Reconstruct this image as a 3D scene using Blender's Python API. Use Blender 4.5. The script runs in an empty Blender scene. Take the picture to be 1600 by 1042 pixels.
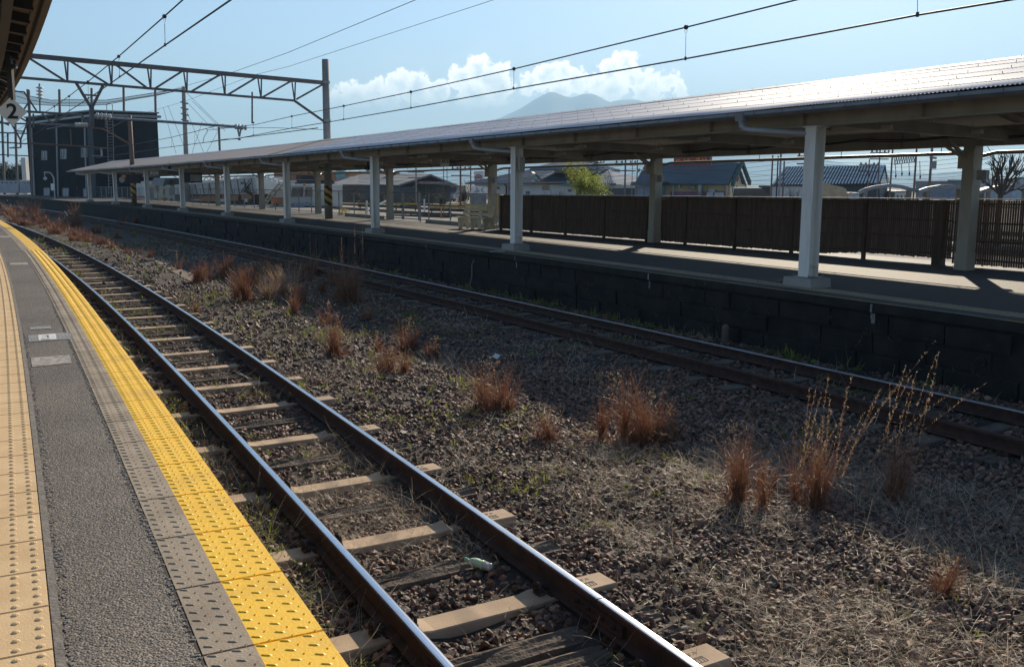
import bpy, math, random
import numpy as np
from mathutils import Vector, Matrix, noise as mnoise
R = math.radians
rng = np.random.default_rng(7); random.seed(7)
sc = bpy.context.scene; col = sc.collection

# ------------------------------------------------------------------ camera
F, PT, RO, HP = 1503.0, 0.15505, 0.006248, 1.4952
cs, sn, cp, sp = math.cos(RO), math.sin(RO), math.cos(PT), math.sin(PT)
ax_r = Vector((cs, sn*sp, sn*cp)); ax_u = Vector((-sn, cs*sp, cs*cp)); ax_b = Vector((0, -cp, sp))
cam_d = bpy.data.cameras.new("camera"); cam = bpy.data.objects.new("camera", cam_d); col.objects.link(cam)
cam_d.lens = 36.0*F/1600.0; cam_d.sensor_width = 36.0; cam_d.sensor_fit = 'HORIZONTAL'
cam_d.clip_start = 0.05; cam_d.clip_end = 20000
cam.matrix_world = Matrix(((ax_r.x, ax_u.x, ax_b.x, 0), (ax_r.y, ax_u.y, ax_b.y, 0), (ax_r.z, ax_u.z, ax_b.z, HP), (0, 0, 0, 1)))
sc.camera = cam

# ------------------------------------------------------------------ light, sky, exposure
SUN_AZ, SUN_EL = R(18.4), R(27.5)
sc.view_settings.view_transform = 'Standard'; sc.view_settings.look = 'None'
sc.view_settings.exposure = 0.60; sc.view_settings.gamma = 1.0
sun_d = bpy.data.lights.new("sun", 'SUN'); sun = bpy.data.objects.new("sun", sun_d); col.objects.link(sun)
sun_d.energy = 5.0; sun_d.angle = R(0.53); sun_d.color = (1.0, 0.86, 0.67)
sdir = Vector((math.sin(SUN_AZ)*math.cos(SUN_EL), math.cos(SUN_AZ)*math.cos(SUN_EL), math.sin(SUN_EL)))
sun.rotation_euler = (-sdir).to_track_quat('-Z', 'Y').to_euler()
world = bpy.data.worlds.new("World"); sc.world = world; world.use_nodes = True
WN = world.node_tree.nodes; WL = world.node_tree.links; WN.clear()
def wn(t, **k):
    n = WN.new(t)
    for a, b in k.items(): setattr(n, a, b)
    return n
def wmath(op, a, b=None, c=None, clamp=False):
    n = wn('ShaderNodeMath', operation=op); n.use_clamp = clamp
    for i, x in enumerate((a, b, c)):
        if x is None: continue
        if isinstance(x, (int, float)): n.inputs[i].default_value = x
        else: WL.new(x, n.inputs[i])
    return n.outputs[0]
def wsmooth(x, a, b):
    n = wn('ShaderNodeMapRange', interpolation_type='SMOOTHSTEP')
    WL.new(x, n.inputs[0]); n.inputs[1].default_value = a; n.inputs[2].default_value = b
    return n.outputs[0]
def wmix(f, a, b):
    n = wn('ShaderNodeMix', data_type='RGBA')
    if isinstance(f, (int, float)): n.inputs[0].default_value = f
    else: WL.new(f, n.inputs[0])
    for i, x in ((6, a), (7, b)):
        if isinstance(x, tuple): n.inputs[i].default_value = (*x, 1)
        else: WL.new(x, n.inputs[i])
    return n.outputs[2]
sky = wn('ShaderNodeTexSky', sky_type='NISHITA'); sky.sun_disc = False
sky.sun_elevation = SUN_EL; sky.sun_rotation = SUN_AZ; sky.altitude = 10; sky.air_density = 1.0; sky.dust_density = 0.35; sky.ozone_density = 1.6
SKY_STRENGTH = 0.080
sky_rgb = wn('ShaderNodeMix', data_type='RGBA', blend_type='MULTIPLY'); sky_rgb.inputs[0].default_value = 1
WL.new(sky.outputs[0], sky_rgb.inputs[6]); sky_rgb.inputs[7].default_value = (SKY_STRENGTH*.92, SKY_STRENGTH, SKY_STRENGTH*1.12, 1)
# cumulus bank over the mountain, laid out by compass bearing and height above the horizon
tc = wn('ShaderNodeTexCoord'); sep = wn('ShaderNodeSeparateXYZ'); WL.new(tc.outputs['Generated'], sep.inputs[0])
az = wmath('ARCTAN2', sep.outputs[0], sep.outputs[1]); el = wmath('ARCSINE', sep.outputs[2])
uv = wn('ShaderNodeCombineXYZ'); WL.new(az, uv.inputs[0]); WL.new(el, uv.inputs[1])
def wnoise(scale, detail, rough, off):
    m = wn('ShaderNodeMapping'); m.inputs[1].default_value = (off, off*1.7, 0); WL.new(uv.outputs[0], m.inputs[0])
    n = wn('ShaderNodeTexNoise'); n.inputs['Scale'].default_value = scale; n.inputs['Detail'].default_value = detail; n.inputs['Roughness'].default_value = rough
    WL.new(m.outputs[0], n.inputs['Vector']); return n
w1 = wnoise(60, 7, 0.62, 3.1); w2 = wnoise(16, 3, 0.5, 8.3)
wv = wn('ShaderNodeVectorMath', operation='MULTIPLY_ADD')
WL.new(w1.outputs['Color'], wv.inputs[0]); wv.inputs[1].default_value = (0.036, 0.036, 0); WL.new(uv.outputs[0], wv.inputs[2])
wv2 = wn('ShaderNodeVectorMath', operation='ADD'); WL.new(wv.outputs[0], wv2.inputs[0]); wv2.inputs[1].default_value = (-0.018, -0.018, 0)
puffs = [(-.176, .078, .013), (-.158, .086, .014), (-.138, .090, .013), (-.115, .100, .014), (-.098, .094, .017), (-.078, .092, .014),
         (-.052, .101, .014), (-.036, .110, .016), (-.020, .104, .018), (-.014, .094, .016), (.018, .098, .013), (.034, .107, .014), (.050, .109, .014), (.062, .102, .013),
         (.084, .098, .012), (.098, .108, .014), (.112, .116, .015), (.122, .106, .014), (.142, .098, .010), (.156, .102, .010), (.166, .094, .009), (.134, .090, .014),
         (-.125, .080, .014), (-.04, .086, .016), (.045, .09, .014), (.10, .092, .015)]
fld = None
for (a, e, r) in puffs:
    d = wn('ShaderNodeVectorMath', operation='DISTANCE'); WL.new(wv2.outputs[0], d.inputs[0]); d.inputs[1].default_value = (a, e, 0)
    v = wmath('SUBTRACT', r, d.outputs['Value'])
    if fld is None: fld = v
    else: fld = wmath('SMOOTH_MAX', fld, v, 0.004)
mask = wmath('MULTIPLY', wsmooth(fld, -0.0008, 0.003), wsmooth(el, 0.066, 0.100))
soft = wmath('MULTIPLY', wsmooth(fld, -0.030, 0.02), 0.35)
rim = wsmooth(fld, 0.001, 0.017)
lump = wmath('MULTIPLY_ADD', w1.outputs['Fac'], 1.6, -0.3, clamp=True)
body = wmix(lump, (0.80, 0.90, .98), (1.15, 1.17, 1.13))
cloud = wmix(rim, (2.0, 1.88, 1.66), body)
c1 = wmix(soft, sky_rgb.outputs[2], (0.86, 0.90, 0.91))
c2 = wmix(mask, c1, cloud)
bg = wn('ShaderNodeBackground'); WL.new(c2, bg.inputs[0]); bg.inputs[1].default_value = 1.0
out = wn('ShaderNodeOutputWorld'); WL.new(bg.outputs[0], out.inputs[0])

# ------------------------------------------------------------------ layout helpers
def ray(px, py):
    x = (px-800)/F; y = -(py-521)/F
    return ax_r*x + ax_u*y - ax_b
def at(px, py, Y):                       # the point of a sight line at forward distance Y
    d = ray(px, py); return Vector((0, 0, HP)) + d*(Y/d.y)
def gp(px, py, z):                       # the point of a sight line on the level z
    d = ray(px, py); return Vector((0, 0, HP)) + d*((z-HP)/d.z)
class Curve:
    def __init__(s, x0, head, s0, s1, n=2600):
        S = np.linspace(s0, s1, n); H = head(S); dx = -np.sin(H); dy = np.cos(H); ds = S[1]-S[0]
        X = np.concatenate([[0], np.cumsum((dx[1:]+dx[:-1])/2*ds)]); Y = np.concatenate([[0], np.cumsum((dy[1:]+dy[:-1])/2*ds)])
        X += x0-np.interp(0, S, X); Y -= np.interp(0, S, Y)
        s.S, s.X, s.Y, s.H = S, X, Y, H
    def p(s, t, o=0.0, z=0.0):
        x = np.interp(t, s.S, s.X); y = np.interp(t, s.S, s.Y); h = np.interp(t, s.S, s.H)
        return Vector((x+o*math.cos(h), y+o*math.sin(h), z))
    def pn(s, t, o):
        t = np.asarray(t, float); x = np.interp(t, s.S, s.X); y = np.interp(t, s.S, s.Y); h = np.interp(t, s.S, s.H)
        return x+o*np.cos(h), y+o*np.sin(h)
    def h(s, t): return float(np.interp(t, s.S, s.H))
    def so(s, x, y):                     # arrays of points -> along, across
        x = np.atleast_1d(x); y = np.atleast_1d(y); k = slice(None, None, 4); XX, YY = s.X[k], s.Y[k]
        i = np.empty(len(x), int)
        for a in range(0, len(x), 4000):
            i[a:a+4000] = ((x[a:a+4000, None]-XX)**2+(y[a:a+4000, None]-YY)**2).argmin(1)
        i = i*4; H = s.H[i]; ex = x-s.X[i]; ey = y-s.Y[i]
        return s.S[i]+(-np.sin(H)*ex+np.cos(H)*ey), np.cos(H)*ex+np.sin(H)*ey
def near_head(S):
    T = np.clip(S, -4, 52); H = .47567+5.288e-4*T+1.02491e-4*T**2/2-3.374e-6*T**3/6
    return H+np.clip(S-52, 0, None)*.0016
NC = Curve(2.7016, near_head, -8, 130)                        # middle of the near track
FC = Curve(11.2836, lambda S: .4961+.0013*S, -14, 135)        # outer rail of the far track
ZR = -0.939; ZS = ZR-.163; ZG = -1.165; ZF = -.16; ZY = -.34  # rail head, sleeper top, ballast, far platform, yard
FRO = -.566                                                   # middle of the far track seen from FC

# ------------------------------------------------------------------ mesh builder
class MB:
    def __init__(s): s.v = []; s.f = []; s.m = []; s.mi = 0
    def add(s, vs, fs):
        b = len(s.v); s.v += [tuple(v) for v in vs]
        for f in fs: s.f.append(tuple(b+i for i in f)); s.m.append(s.mi)
        return s
    def quad(s, a, b, c, d): return s.add((a, b, c, d), ((0, 1, 2, 3),))
    def boxm(s, M, sx, sy, sz, t=1.0):
        vs = [M @ Vector((x*sx/2*(t if z > 0 else 1), y*sy/2*(t if z > 0 else 1), z*sz/2)) for z in (-1, 1) for y in (-1, 1) for x in (-1, 1)]
        return s.add(vs, ((0, 2, 3, 1), (4, 5, 7, 6), (0, 1, 5, 4), (2, 6, 7, 3), (0, 4, 6, 2), (1, 3, 7, 5)))
    def box(s, c, size, rz=0.0, t=1.0):
        return s.boxm(Matrix.Translation(Vector(c)) @ Matrix.Rotation(rz, 4, 'Z'), *size, t=t)
    def bar(s, p, q, w, h=None, up=(0, 0, 1)):
        p = Vector(p); q = Vector(q); d = q-p; L = d.length
        if L < 1e-6: return s
        y = d/L; x = y.cross(Vector(up))
        if x.length < 1e-4: x = y.cross(Vector((1, 0, 0)))
        x.normalize(); z = x.cross(y)
        M = Matrix(((x.x, y.x, z.x, 0), (x.y, y.y, z.y, 0), (x.z, y.z, z.z, 0), (0, 0, 0, 1)))
        return s.boxm(Matrix.Translation((p+q)/2) @ M, w, L, h or w)
    def tube(s, pts, r, n=6, caps=True):
        pts = [Vector(p) for p in pts]; rs = r if isinstance(r, (list, tuple)) else [r]*len(pts)
        b = len(s.v); prev = None
        for i, p in enumerate(pts):
            d = (pts[min(i+1, len(pts)-1)]-pts[max(i-1, 0)])
            if d.length < 1e-9: d = Vector((0, 0, 1))
            d.normalize()
            if prev is None:
                a = d.cross(Vector((0, 0, 1)))
                if a.length < 1e-3: a = d.cross(Vector((1, 0, 0)))
            else:
                a = prev-d*prev.dot(d)
                if a.length < 1e-6: a = d.cross(Vector((0, 1, 0)))
            a.normalize(); prev = a; c = d.cross(a)
            for k in range(n):
                t = 2*math.pi*k/n; s.v.append(tuple(p+(a*math.cos(t)+c*math.sin(t))*rs[i]))
        for i in range(len(pts)-1):
            for k in range(n):
                k2 = (k+1) % n; s.f.append((b+i*n+k, b+i*n+k2, b+(i+1)*n+k2, b+(i+1)*n+k)); s.m.append(s.mi)
        if caps:
            s.f.append(tuple(b+k for k in range(n))[::-1]); s.m.append(s.mi)
            s.f.append(tuple(b+(len(pts)-1)*n+k for k in range(n))); s.m.append(s.mi)
        return s
    def lathe(s, c, prof, n=12, axis=(0, 0, 1)):
        z = Vector(axis).normalized(); return s.tube([Vector(c)+z*h for (r, h) in prof], [max(r, 1e-4) for (r, h) in prof], n)
    def prism(s, poly, z0, z1):
        n = len(poly); vs = [(x, y, z0) for x, y in poly]+[(x, y, z1) for x, y in poly]
        return s.add(vs, [tuple(range(n))[::-1], tuple(range(n, 2*n))]+[(i, (i+1) % n, n+(i+1) % n, n+i) for i in range(n)])
    def slab(s, pts, n):                 # flat outline (3-D points) given thickness by the vector n
        pts = [Vector(p) for p in pts]; n = Vector(n); k = len(pts); vs = pts+[p+n for p in pts]
        return s.add(vs, [tuple(range(k))[::-1], tuple(range(k, 2*k))]+[(i, (i+1) % k, k+(i+1) % k, k+i) for i in range(k)])
    def sweep(s, cv, prof, ss, closed=True, mats=None, zf=None, caps=True):
        b = len(s.v); n = len(prof)
        for t in ss:
            for (o, z) in prof: s.v.append(tuple(cv.p(t, o, z+(zf(t) if zf else 0))))
        for i in range(len(ss)-1):
            for k in range(n if closed else n-1):
                k2 = (k+1) % n
                s.f.append((b+i*n+k, b+i*n+k2, b+(i+1)*n+k2, b+(i+1)*n+k)); s.m.append(mats[k] if mats else s.mi)
        if closed and caps:
            s.f.append(tuple(b+k for k in range(n))[::-1]); s.m.append(s.mi); e = b+(len(ss)-1)*n
            s.f.append(tuple(e+k for k in range(n))); s.m.append(s.mi)
        return s
    def build(s, name, mats, parent=None, smooth=False, loc=None):
        me = bpy.data.meshes.new(name); vs = s.v
        if loc is not None: vs = [(x-loc[0], y-loc[1], z-loc[2]) for x, y, z in vs]
        me.from_pydata(vs, [], s.f)
        return finish(name, me, mats, parent, smooth, s.m, loc)
def finish(name, me, mats, parent=None, smooth=False, mi=None, loc=None):
    for m in (mats if isinstance(mats, (list, tuple)) else [mats]): me.materials.append(m)
    if mi is not None and len(set(mi)) > 1: me.polygons.foreach_set('material_index', mi)
    if smooth: me.polygons.foreach_set('use_smooth', [True]*len(me.polygons))
    me.update()
    o = bpy.data.objects.new(name, me); col.objects.link(o)
    if loc is not None: o.location = loc
    if parent is not None:
        o.parent = parent
        if loc is None: o.matrix_parent_inverse = Matrix.Translation(-Vector(parent.location)) if parent.rotation_euler.z == 0 else Matrix.LocRotScale(parent.location, parent.rotation_euler, None).inverted()
    return o
def np_mesh(name, V, Fa, mats, mi=None, smooth=False, parent=None):   # big meshes: arrays of vertices and equal-sided faces
    me = bpy.data.meshes.new(name); n, k = Fa.shape
    me.vertices.add(len(V)); me.vertices.foreach_set('co', np.ascontiguousarray(V, dtype=np.float32).ravel())
    me.loops.add(n*k); me.loops.foreach_set('vertex_index', np.ascontiguousarray(Fa, dtype=np.int32).ravel())
    me.polygons.add(n); me.polygons.foreach_set('loop_start', np.arange(0, n*k, k, dtype=np.int32))
    for m in (mats if isinstance(mats, (list, tuple)) else [mats]): me.materials.append(m)
    if mi is not None: me.polygons.foreach_set('material_index', np.ascontiguousarray(mi, dtype=np.int32))
    me.polygons.foreach_set('use_smooth', np.full(n, smooth))
    me.update(calc_edges=True); me.validate()
    o = bpy.data.objects.new(name, me); col.objects.link(o)
    if parent is not None: o.parent = parent; o.matrix_parent_inverse = Matrix.Translation(-Vector(parent.location))
    return o
def tag(o, label, cat, group=None):
    o['label'] = label; o['category'] = cat
    if group: o['group'] = group
    return o
def struct(o, kind='structure'): o['kind'] = kind; return o
def thing(name, label, cat, loc=(0, 0, 0), rz=0.0, group=None):
    o = bpy.data.objects.new(name, None); col.objects.link(o); o.empty_display_size = .2
    o.location = loc; o.rotation_euler = (0, 0, rz); return tag(o, label, cat, group)
def text_obj(name, txt, size, M, mat, parent=None, depth=0.004, bold=0.0):
    cu = bpy.data.curves.new(name, 'FONT'); cu.body = txt; cu.size = size; cu.extrude = depth; cu.align_x = 'CENTER'; cu.align_y = 'CENTER'; cu.offset = bold
    cu.resolution_u = 3
    t = bpy.data.objects.new(name, cu); col.objects.link(t); bpy.context.view_layer.update()
    me = bpy.data.meshes.new_from_object(t.evaluated_get(bpy.context.evaluated_depsgraph_get())); bpy.data.objects.remove(t)
    me.transform(M); me.materials.clear()
    return finish(name, me, mat, parent)
def face_m(c, nrm, up=(0, 0, 1)):        # matrix of a sign face at c looking along nrm
    z = Vector(nrm).normalized(); x = Vector(up).cross(z).normalized(); y = z.cross(x); c = Vector(c)
    return Matrix(((x.x, y.x, z.x, c.x), (x.y, y.y, z.y, c.y), (x.z, y.z, z.z, c.z), (0, 0, 0, 1)))

# ------------------------------------------------------------------ materials
def mat(name, c1, c2=None, rough=.75, metal=0.0, scale=3.0, detail=6.0, bump=0.0, bscale=None, lo=.35, hi=.65, spec=.5, streak=None, alpha=None):
    m = bpy.data.materials.new(name); m.use_nodes = True; nt = m.node_tree; N, L = nt.nodes, nt.links
    b = N['Principled BSDF']; b.inputs['Roughness'].default_value = rough; b.inputs['Metallic'].default_value = metal
    b.inputs['Specular IOR Level'].default_value = spec
    if c2 is None: c2 = tuple(min(1, c*.78) for c in c1)
    g = N.new('ShaderNodeNewGeometry'); mp = N.new('ShaderNodeMapping'); L.new(g.outputs['Position'], mp.inputs[0])
    if streak: mp.inputs[3].default_value = streak
    n = N.new('ShaderNodeTexNoise'); n.inputs['Scale'].default_value = scale; n.inputs['Detail'].default_value = detail; L.new(mp.outputs[0], n.inputs['Vector'])
    r = N.new('ShaderNodeValToRGB'); r.color_ramp.elements[0].position = lo; r.color_ramp.elements[1].position = hi
    r.color_ramp.elements[0].color = (*c1, 1); r.color_ramp.elements[1].color = (*c2, 1)
    L.new(n.outputs['Fac'], r.inputs[0]); L.new(r.outputs[0], b.inputs['Base Color'])
    if bump:
        n2 = N.new('ShaderNodeTexNoise'); n2.inputs['Scale'].default_value = bscale or scale*6; n2.inputs['Detail'].default_value = 5; L.new(g.outputs['Position'], n2.inputs['Vector'])
        bp = N.new('ShaderNodeBump'); bp.inputs['Strength'].default_value = bump; bp.inputs['Distance'].default_value = .02
        L.new(n2.outputs['Fac'], bp.inputs['Height']); L.new(bp.outputs[0], b.inputs['Normal'])
    if alpha is not None: b.inputs['Alpha'].default_value = alpha
    m['ramp'] = r.name
    return m
def speckle(m, scale, dark, light, amount=.5):   # fine aggregate grains over a material's own colour
    nt = m.node_tree; N, L = nt.nodes, nt.links; b = N['Principled BSDF']; src = b.inputs['Base Color'].links[0].from_socket
    g = N.new('ShaderNodeNewGeometry'); v = N.new('ShaderNodeTexVoronoi'); v.inputs['Scale'].default_value = scale; L.new(g.outputs['Position'], v.inputs['Vector'])
    s = N.new('ShaderNodeSeparateColor'); L.new(v.outputs['Color'], s.inputs[0])
    r = N.new('ShaderNodeValToRGB'); r.color_ramp.elements[0].color = (*dark, 1); r.color_ramp.elements[1].color = (*light, 1); L.new(s.outputs[0], r.inputs[0])
    x = N.new('ShaderNodeMix'); x.data_type = 'RGBA'; x.blend_type = 'MULTIPLY'; x.inputs[0].default_value = amount
    L.new(src, x.inputs[6]); L.new(r.outputs[0], x.inputs[7]); L.new(x.outputs[2], b.inputs['Base Color'])
    bp = N.new('ShaderNodeBump'); bp.inputs['Strength'].default_value = .7; bp.inputs['Distance'].default_value = .006
    L.new(v.outputs['Distance'], bp.inputs['Height']); bp.invert = True
    if b.inputs['Normal'].links: L.new(b.inputs['Normal'].links[0].from_socket, bp.inputs['Normal'])
    L.new(bp.outputs[0], b.inputs['Normal']); return m
def rand_tint(m, amt=.5):                         # every loose piece of a scatter mesh its own tone
    nt = m.node_tree; N, L = nt.nodes, nt.links; b = N['Principled BSDF']; src = b.inputs['Base Color'].links[0].from_socket
    g = N.new('ShaderNodeNewGeometry'); r = N.new('ShaderNodeMapRange'); L.new(g.outputs['Random Per Island'], r.inputs[0]); r.inputs[3].default_value = 1-amt; r.inputs[4].default_value = 1+amt
    x = N.new('ShaderNodeVectorMath'); x.operation = 'SCALE'; L.new(src, x.inputs[0]); L.new(r.outputs[0], x.inputs['Scale']); L.new(x.outputs[0], b.inputs['Base Color']); return m
def leafy(m, tr):                                 # thin leaves let light through
    nt = m.node_tree; N, L = nt.nodes, nt.links; b = N['Principled BSDF']; o = N['Material Output']
    t = N.new('ShaderNodeBsdfTranslucent'); L.new(b.inputs['Base Color'].links[0].from_socket, t.inputs[0])
    x = N.new('ShaderNodeMixShader'); x.inputs[0].default_value = tr; L.new(b.outputs[0], x.inputs[1]); L.new(t.outputs[0], x.inputs[2]); L.new(x.outputs[0], o.inputs[0]); return m
M = {}
M['asphalt'] = speckle(mat('asphalt', (.072, .061, .051), (.104, .089, .074), .65, scale=1.3, bump=.4, bscale=60), 110, (.25,)*3, (2.6, 2.5, 2.35), .85)
M['asphalt_old'] = speckle(mat('asphalt_old', (.040, .039, .039), (.052, .049, .046), .74, scale=.8, bump=.4, bscale=40), 60, (.5,)*3, (1.5,)*3, .6)
M['tactile'] = mat('tactile', (.60, .41, .21), (.70, .50, .27), .7, scale=5, bump=.15, bscale=120)
M['edge_yellow'] = mat('edge_yellow', (.94, .56, .018), (.70, .40, .03), .5, scale=2.6, detail=11, bump=.15, bscale=120, lo=.5, hi=.8)
M['edge_grey'] = mat('edge_grey', (.24, .19, .135), (.36, .29, .21), .7, scale=3, detail=10, bump=.2, bscale=110)
M['joint'] = mat('joint', (.06, .045, .03), rough=.9)
M['concrete'] = mat('concrete', (.34, .32, .29), (.26, .24, .215), .85, scale=2.2, bump=.25, bscale=30)
M['mortar'] = mat('mortar', (.22, .20, .17), (.15, .135, .12), .9, scale=12, bump=.4, bscale=60)
M['sleeper'] = mat('sleeper_concrete', (.50, .36, .23), (.38, .265, .165), .85, scale=4, bump=.15, bscale=90)
M['timber'] = mat('old_timber', (.085, .06, .042), (.16, .12, .085), .9, scale=5, bump=.8, bscale=35)
M['rust'] = mat('rust', (.075, .03, .016), (.035, .016, .011), .8, scale=9, bump=.35, bscale=70)
M['rail_dull'] = mat('rail_dull', (.40, .40, .42), (.30, .28, .28), .5, 1.0, scale=4)
M['sleeper_shade_tint'] = mat('shade_tint_sleeper', (.15, .115, .085), (.09, .07, .055), .9, scale=5)  # darker copy of the sleeper concrete, shade of the far track put into colour
M['rail_top'] = mat('rail_top', (.62, .63, .66), (.52, .53, .56), .24, 1.0, scale=3, streak=(1, 1, 1))
M['clip'] = mat('clip_iron', (.028, .016, .012), (.05, .028, .018), .7, scale=20)
M['dirt'] = mat('trackbed_dirt', (.026, .018, .013), (.062, .046, .031), .95, scale=1.1, bump=1.0, bscale=26)
M['stone'] = rand_tint(mat('ballast_stone', (.21, .105, .062), (.12, .085, .064), .64, scale=14, bump=.3, bscale=60, lo=.42, hi=.58, spec=.42), .75)
M['straw'] = rand_tint(leafy(mat('dry_straw', (.66, .55, .40), (.42, .33, .22), .5, scale=6, spec=.5), .35), .5)
M['pale_reed'] = rand_tint(leafy(mat('pale_dry_grass', (.30, .19, .11), (.40, .28, .18), .5, scale=30), .3), .5)
M['reed'] = rand_tint(leafy(mat('dry_red_grass', (.19, .066, .034), (.30, .15, .08), .5, scale=30), .3), .75)
M['seed'] = rand_tint(leafy(mat('seed_head', (.55, .42, .26), (.38, .22, .11), .6, scale=9), .4), .35)
M['weed'] = rand_tint(leafy(mat('green_weed', (.16, .20, .035), (.26, .27, .05), .55, scale=5), .5), .4)
M['moss'] = rand_tint(leafy(mat('brown_herb', (.10, .095, .045), (.14, .10, .06), .7, scale=5), .35), .45)
M['cream'] = mat('cream_paint', (.39, .36, .30), (.25, .215, .17), .55, scale=2.2, detail=10, streak=(1, 1, .5), lo=.45, hi=.8)
M['column'] = mat('column_paint', (.76, .73, .67), (.50, .44, .36), .5, scale=2.6, detail=10, lo=.48, hi=.85, streak=(2, 2, .4))
def rusty(m, amt=.66):                            # rust blooming through the paint in patches
    nt = m.node_tree; N, L = nt.nodes, nt.links; b = N['Principled BSDF']; src = b.inputs['Base Color'].links[0].from_socket
    g = N.new('ShaderNodeNewGeometry'); n = N.new('ShaderNodeTexNoise'); n.inputs['Scale'].default_value = 7; n.inputs['Detail'].default_value = 12; n.inputs['Roughness'].default_value = .7; L.new(g.outputs['Position'], n.inputs['Vector'])
    r = N.new('ShaderNodeMapRange'); L.new(n.outputs['Fac'], r.inputs[0]); r.inputs[1].default_value = amt; r.inputs[2].default_value = amt+.05
    x = N.new('ShaderNodeMix'); x.data_type = 'RGBA'; L.new(r.outputs[0], x.inputs[0]); L.new(src, x.inputs[6]); x.inputs[7].default_value = (.16, .07, .03, 1); L.new(x.outputs[2], b.inputs['Base Color'])
rusty(M['column'], .665); rusty(M['cream'], .66)
M['ceil'] = mat('soffit', (.22, .195, .15), (.17, .15, .115), .7, scale=1.5)
M['roof_silver'] = mat('silver_roof', (.49, .515, .55), (.40, .42, .455), .62, .0, scale=.9, spec=.2, streak=(1, 1, 1))
M['roof_brown'] = mat('brown_roof', (.15, .132, .132), (.20, .172, .165), .75, 0, scale=.8)
M['gutter'] = mat('gutter', (.20, .20, .20), (.15, .15, .15), .4, scale=4)
M['pvc'] = mat('grey_pipe', (.36, .37, .38), (.30, .31, .31), .4, scale=4)
M['dark'] = mat('dark_paint', (.02, .02, .023), (.032, .03, .03), .6, scale=4)
M['steel'] = mat('galvanised', (.30, .31, .32), (.22, .22, .23), .5, .4, scale=6)
M['gantry'] = mat('gantry_steel', (.10, .085, .085), (.15, .12, .11), .6, .2, scale=3)
M['rusty'] = mat('rusty_tube', (.19, .10, .06), (.12, .075, .055), .75, scale=6)
M['wire'] = mat('wire', (.035, .033, .033), rough=.6)
M['ins'] = mat('insulator', (.55, .54, .52), (.42, .40, .38), .3, scale=10)
M['pole_con'] = mat('pole_concrete', (.26, .245, .225), (.20, .185, .165), .85, scale=1.8, bump=.2, bscale=25)
M['black'] = mat('black_band', (.015, .015, .015), rough=.6)
M['yellow'] = mat('yellow_band', (.62, .36, .03), (.52, .30, .03), .6)
M['fence_wood'] = mat('fence_wood', (.058, .038, .027), (.105, .072, .050), .8, scale=2.5, streak=(6, 6, .6), bump=.3, bscale=40)
M['white'] = mat('white_paint', (.74, .74, .72), (.66, .66, .64), .5)
M['red'] = mat('red_paint', (.45, .03, .025), (.36, .03, .03), .5)
M['orange'] = mat('orange_paint', (.62, .20, .03), (.55, .17, .03), .5)
M['wall_dark'] = mat('navy_cladding', (.007, .008, .013), (.017, .018, .026), .9, scale=.4, spec=.08)
M['glass'] = mat('window_glass', (.05, .06, .07), rough=.08, spec=.8)
M['leaf'] = rand_tint(leafy(mat('yellow_green_leaf', (.28, .30, .035), (.20, .25, .035), .5, scale=2), .55), .4)
M['bark'] = mat('bark', (.07, .05, .04), (.10, .08, .06), .9, scale=8, bump=.5, bscale=30)
# ================================================================== SETTING: ground, trackbed, platforms
def sr(a, b, st): return list(np.arange(a, b, st))+[b]
g = MB(); g.quad((-9000, -200, -1.6), (9000, -200, -1.6), (9000, 12000, -1.6), (-9000, 12000, -1.6)); struct(g.build('ground', mat('far_ground', (.09, .09, .06), (.13, .12, .09), .95, scale=.01)))
# trackbed: gently uneven sheet between the platforms
def ground_z(x, y):                       # ballast is banked up along each rail so that no light runs under it
    x = np.atleast_1d(x); y = np.atleast_1d(y); _, on = NC.so(x, y); _, of = FC.so(x, y)
    z = np.array([ZG+.035*(mnoise.noise((a*.9, c*.9, 0))+.5*mnoise.noise((a*2.3, c*2.3, 4))) for a, c in zip(x, y)])
    k = np.maximum(np.exp(-((np.abs(on)-.566)/.2)**2), np.exp(-((np.abs(of-FRO)-.566)/.2)**2))
    return z*(1-k)+(ZR-.177)*k
S_, O_ = np.arange(-12, 130, .25), np.linspace(-16, 1.36, 150)
V = []
for s in S_:
    X, Y = FC.pn(np.full(len(O_), s), O_); V.append(np.stack([X, Y, np.zeros_like(X)], 1))
V = np.concatenate(V)
V[:, 2] = ground_z(V[:, 0], V[:, 1])
n = len(O_); i = np.arange(len(S_)-1)[:, None]*n+np.arange(n-1)[None]
i = i.ravel(); Fq = np.stack([i, i+1, i+n+1, i+n], 1)
struct(np_mesh('trackbed', V, Fq, M['dirt'], smooth=True))
# yard behind the far platform
m_yard = mat('yard_gravel', (.30, .27, .22), (.20, .18, .15), .95, scale=.35, bump=.3, bscale=6)
b = MB()
ss = sr(-12, 130, 4)
pts = [FC.p(t, 8.85, ZY) for t in ss]
vs = []
for p in pts: vs += [p, Vector((p.x+420, p.y+260, ZY))]
b.add(vs, [(2*k, 2*k+1, 2*k+3, 2*k+2) for k in range(len(ss)-1)])
struct(b.build('yard', m_yard))

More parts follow.
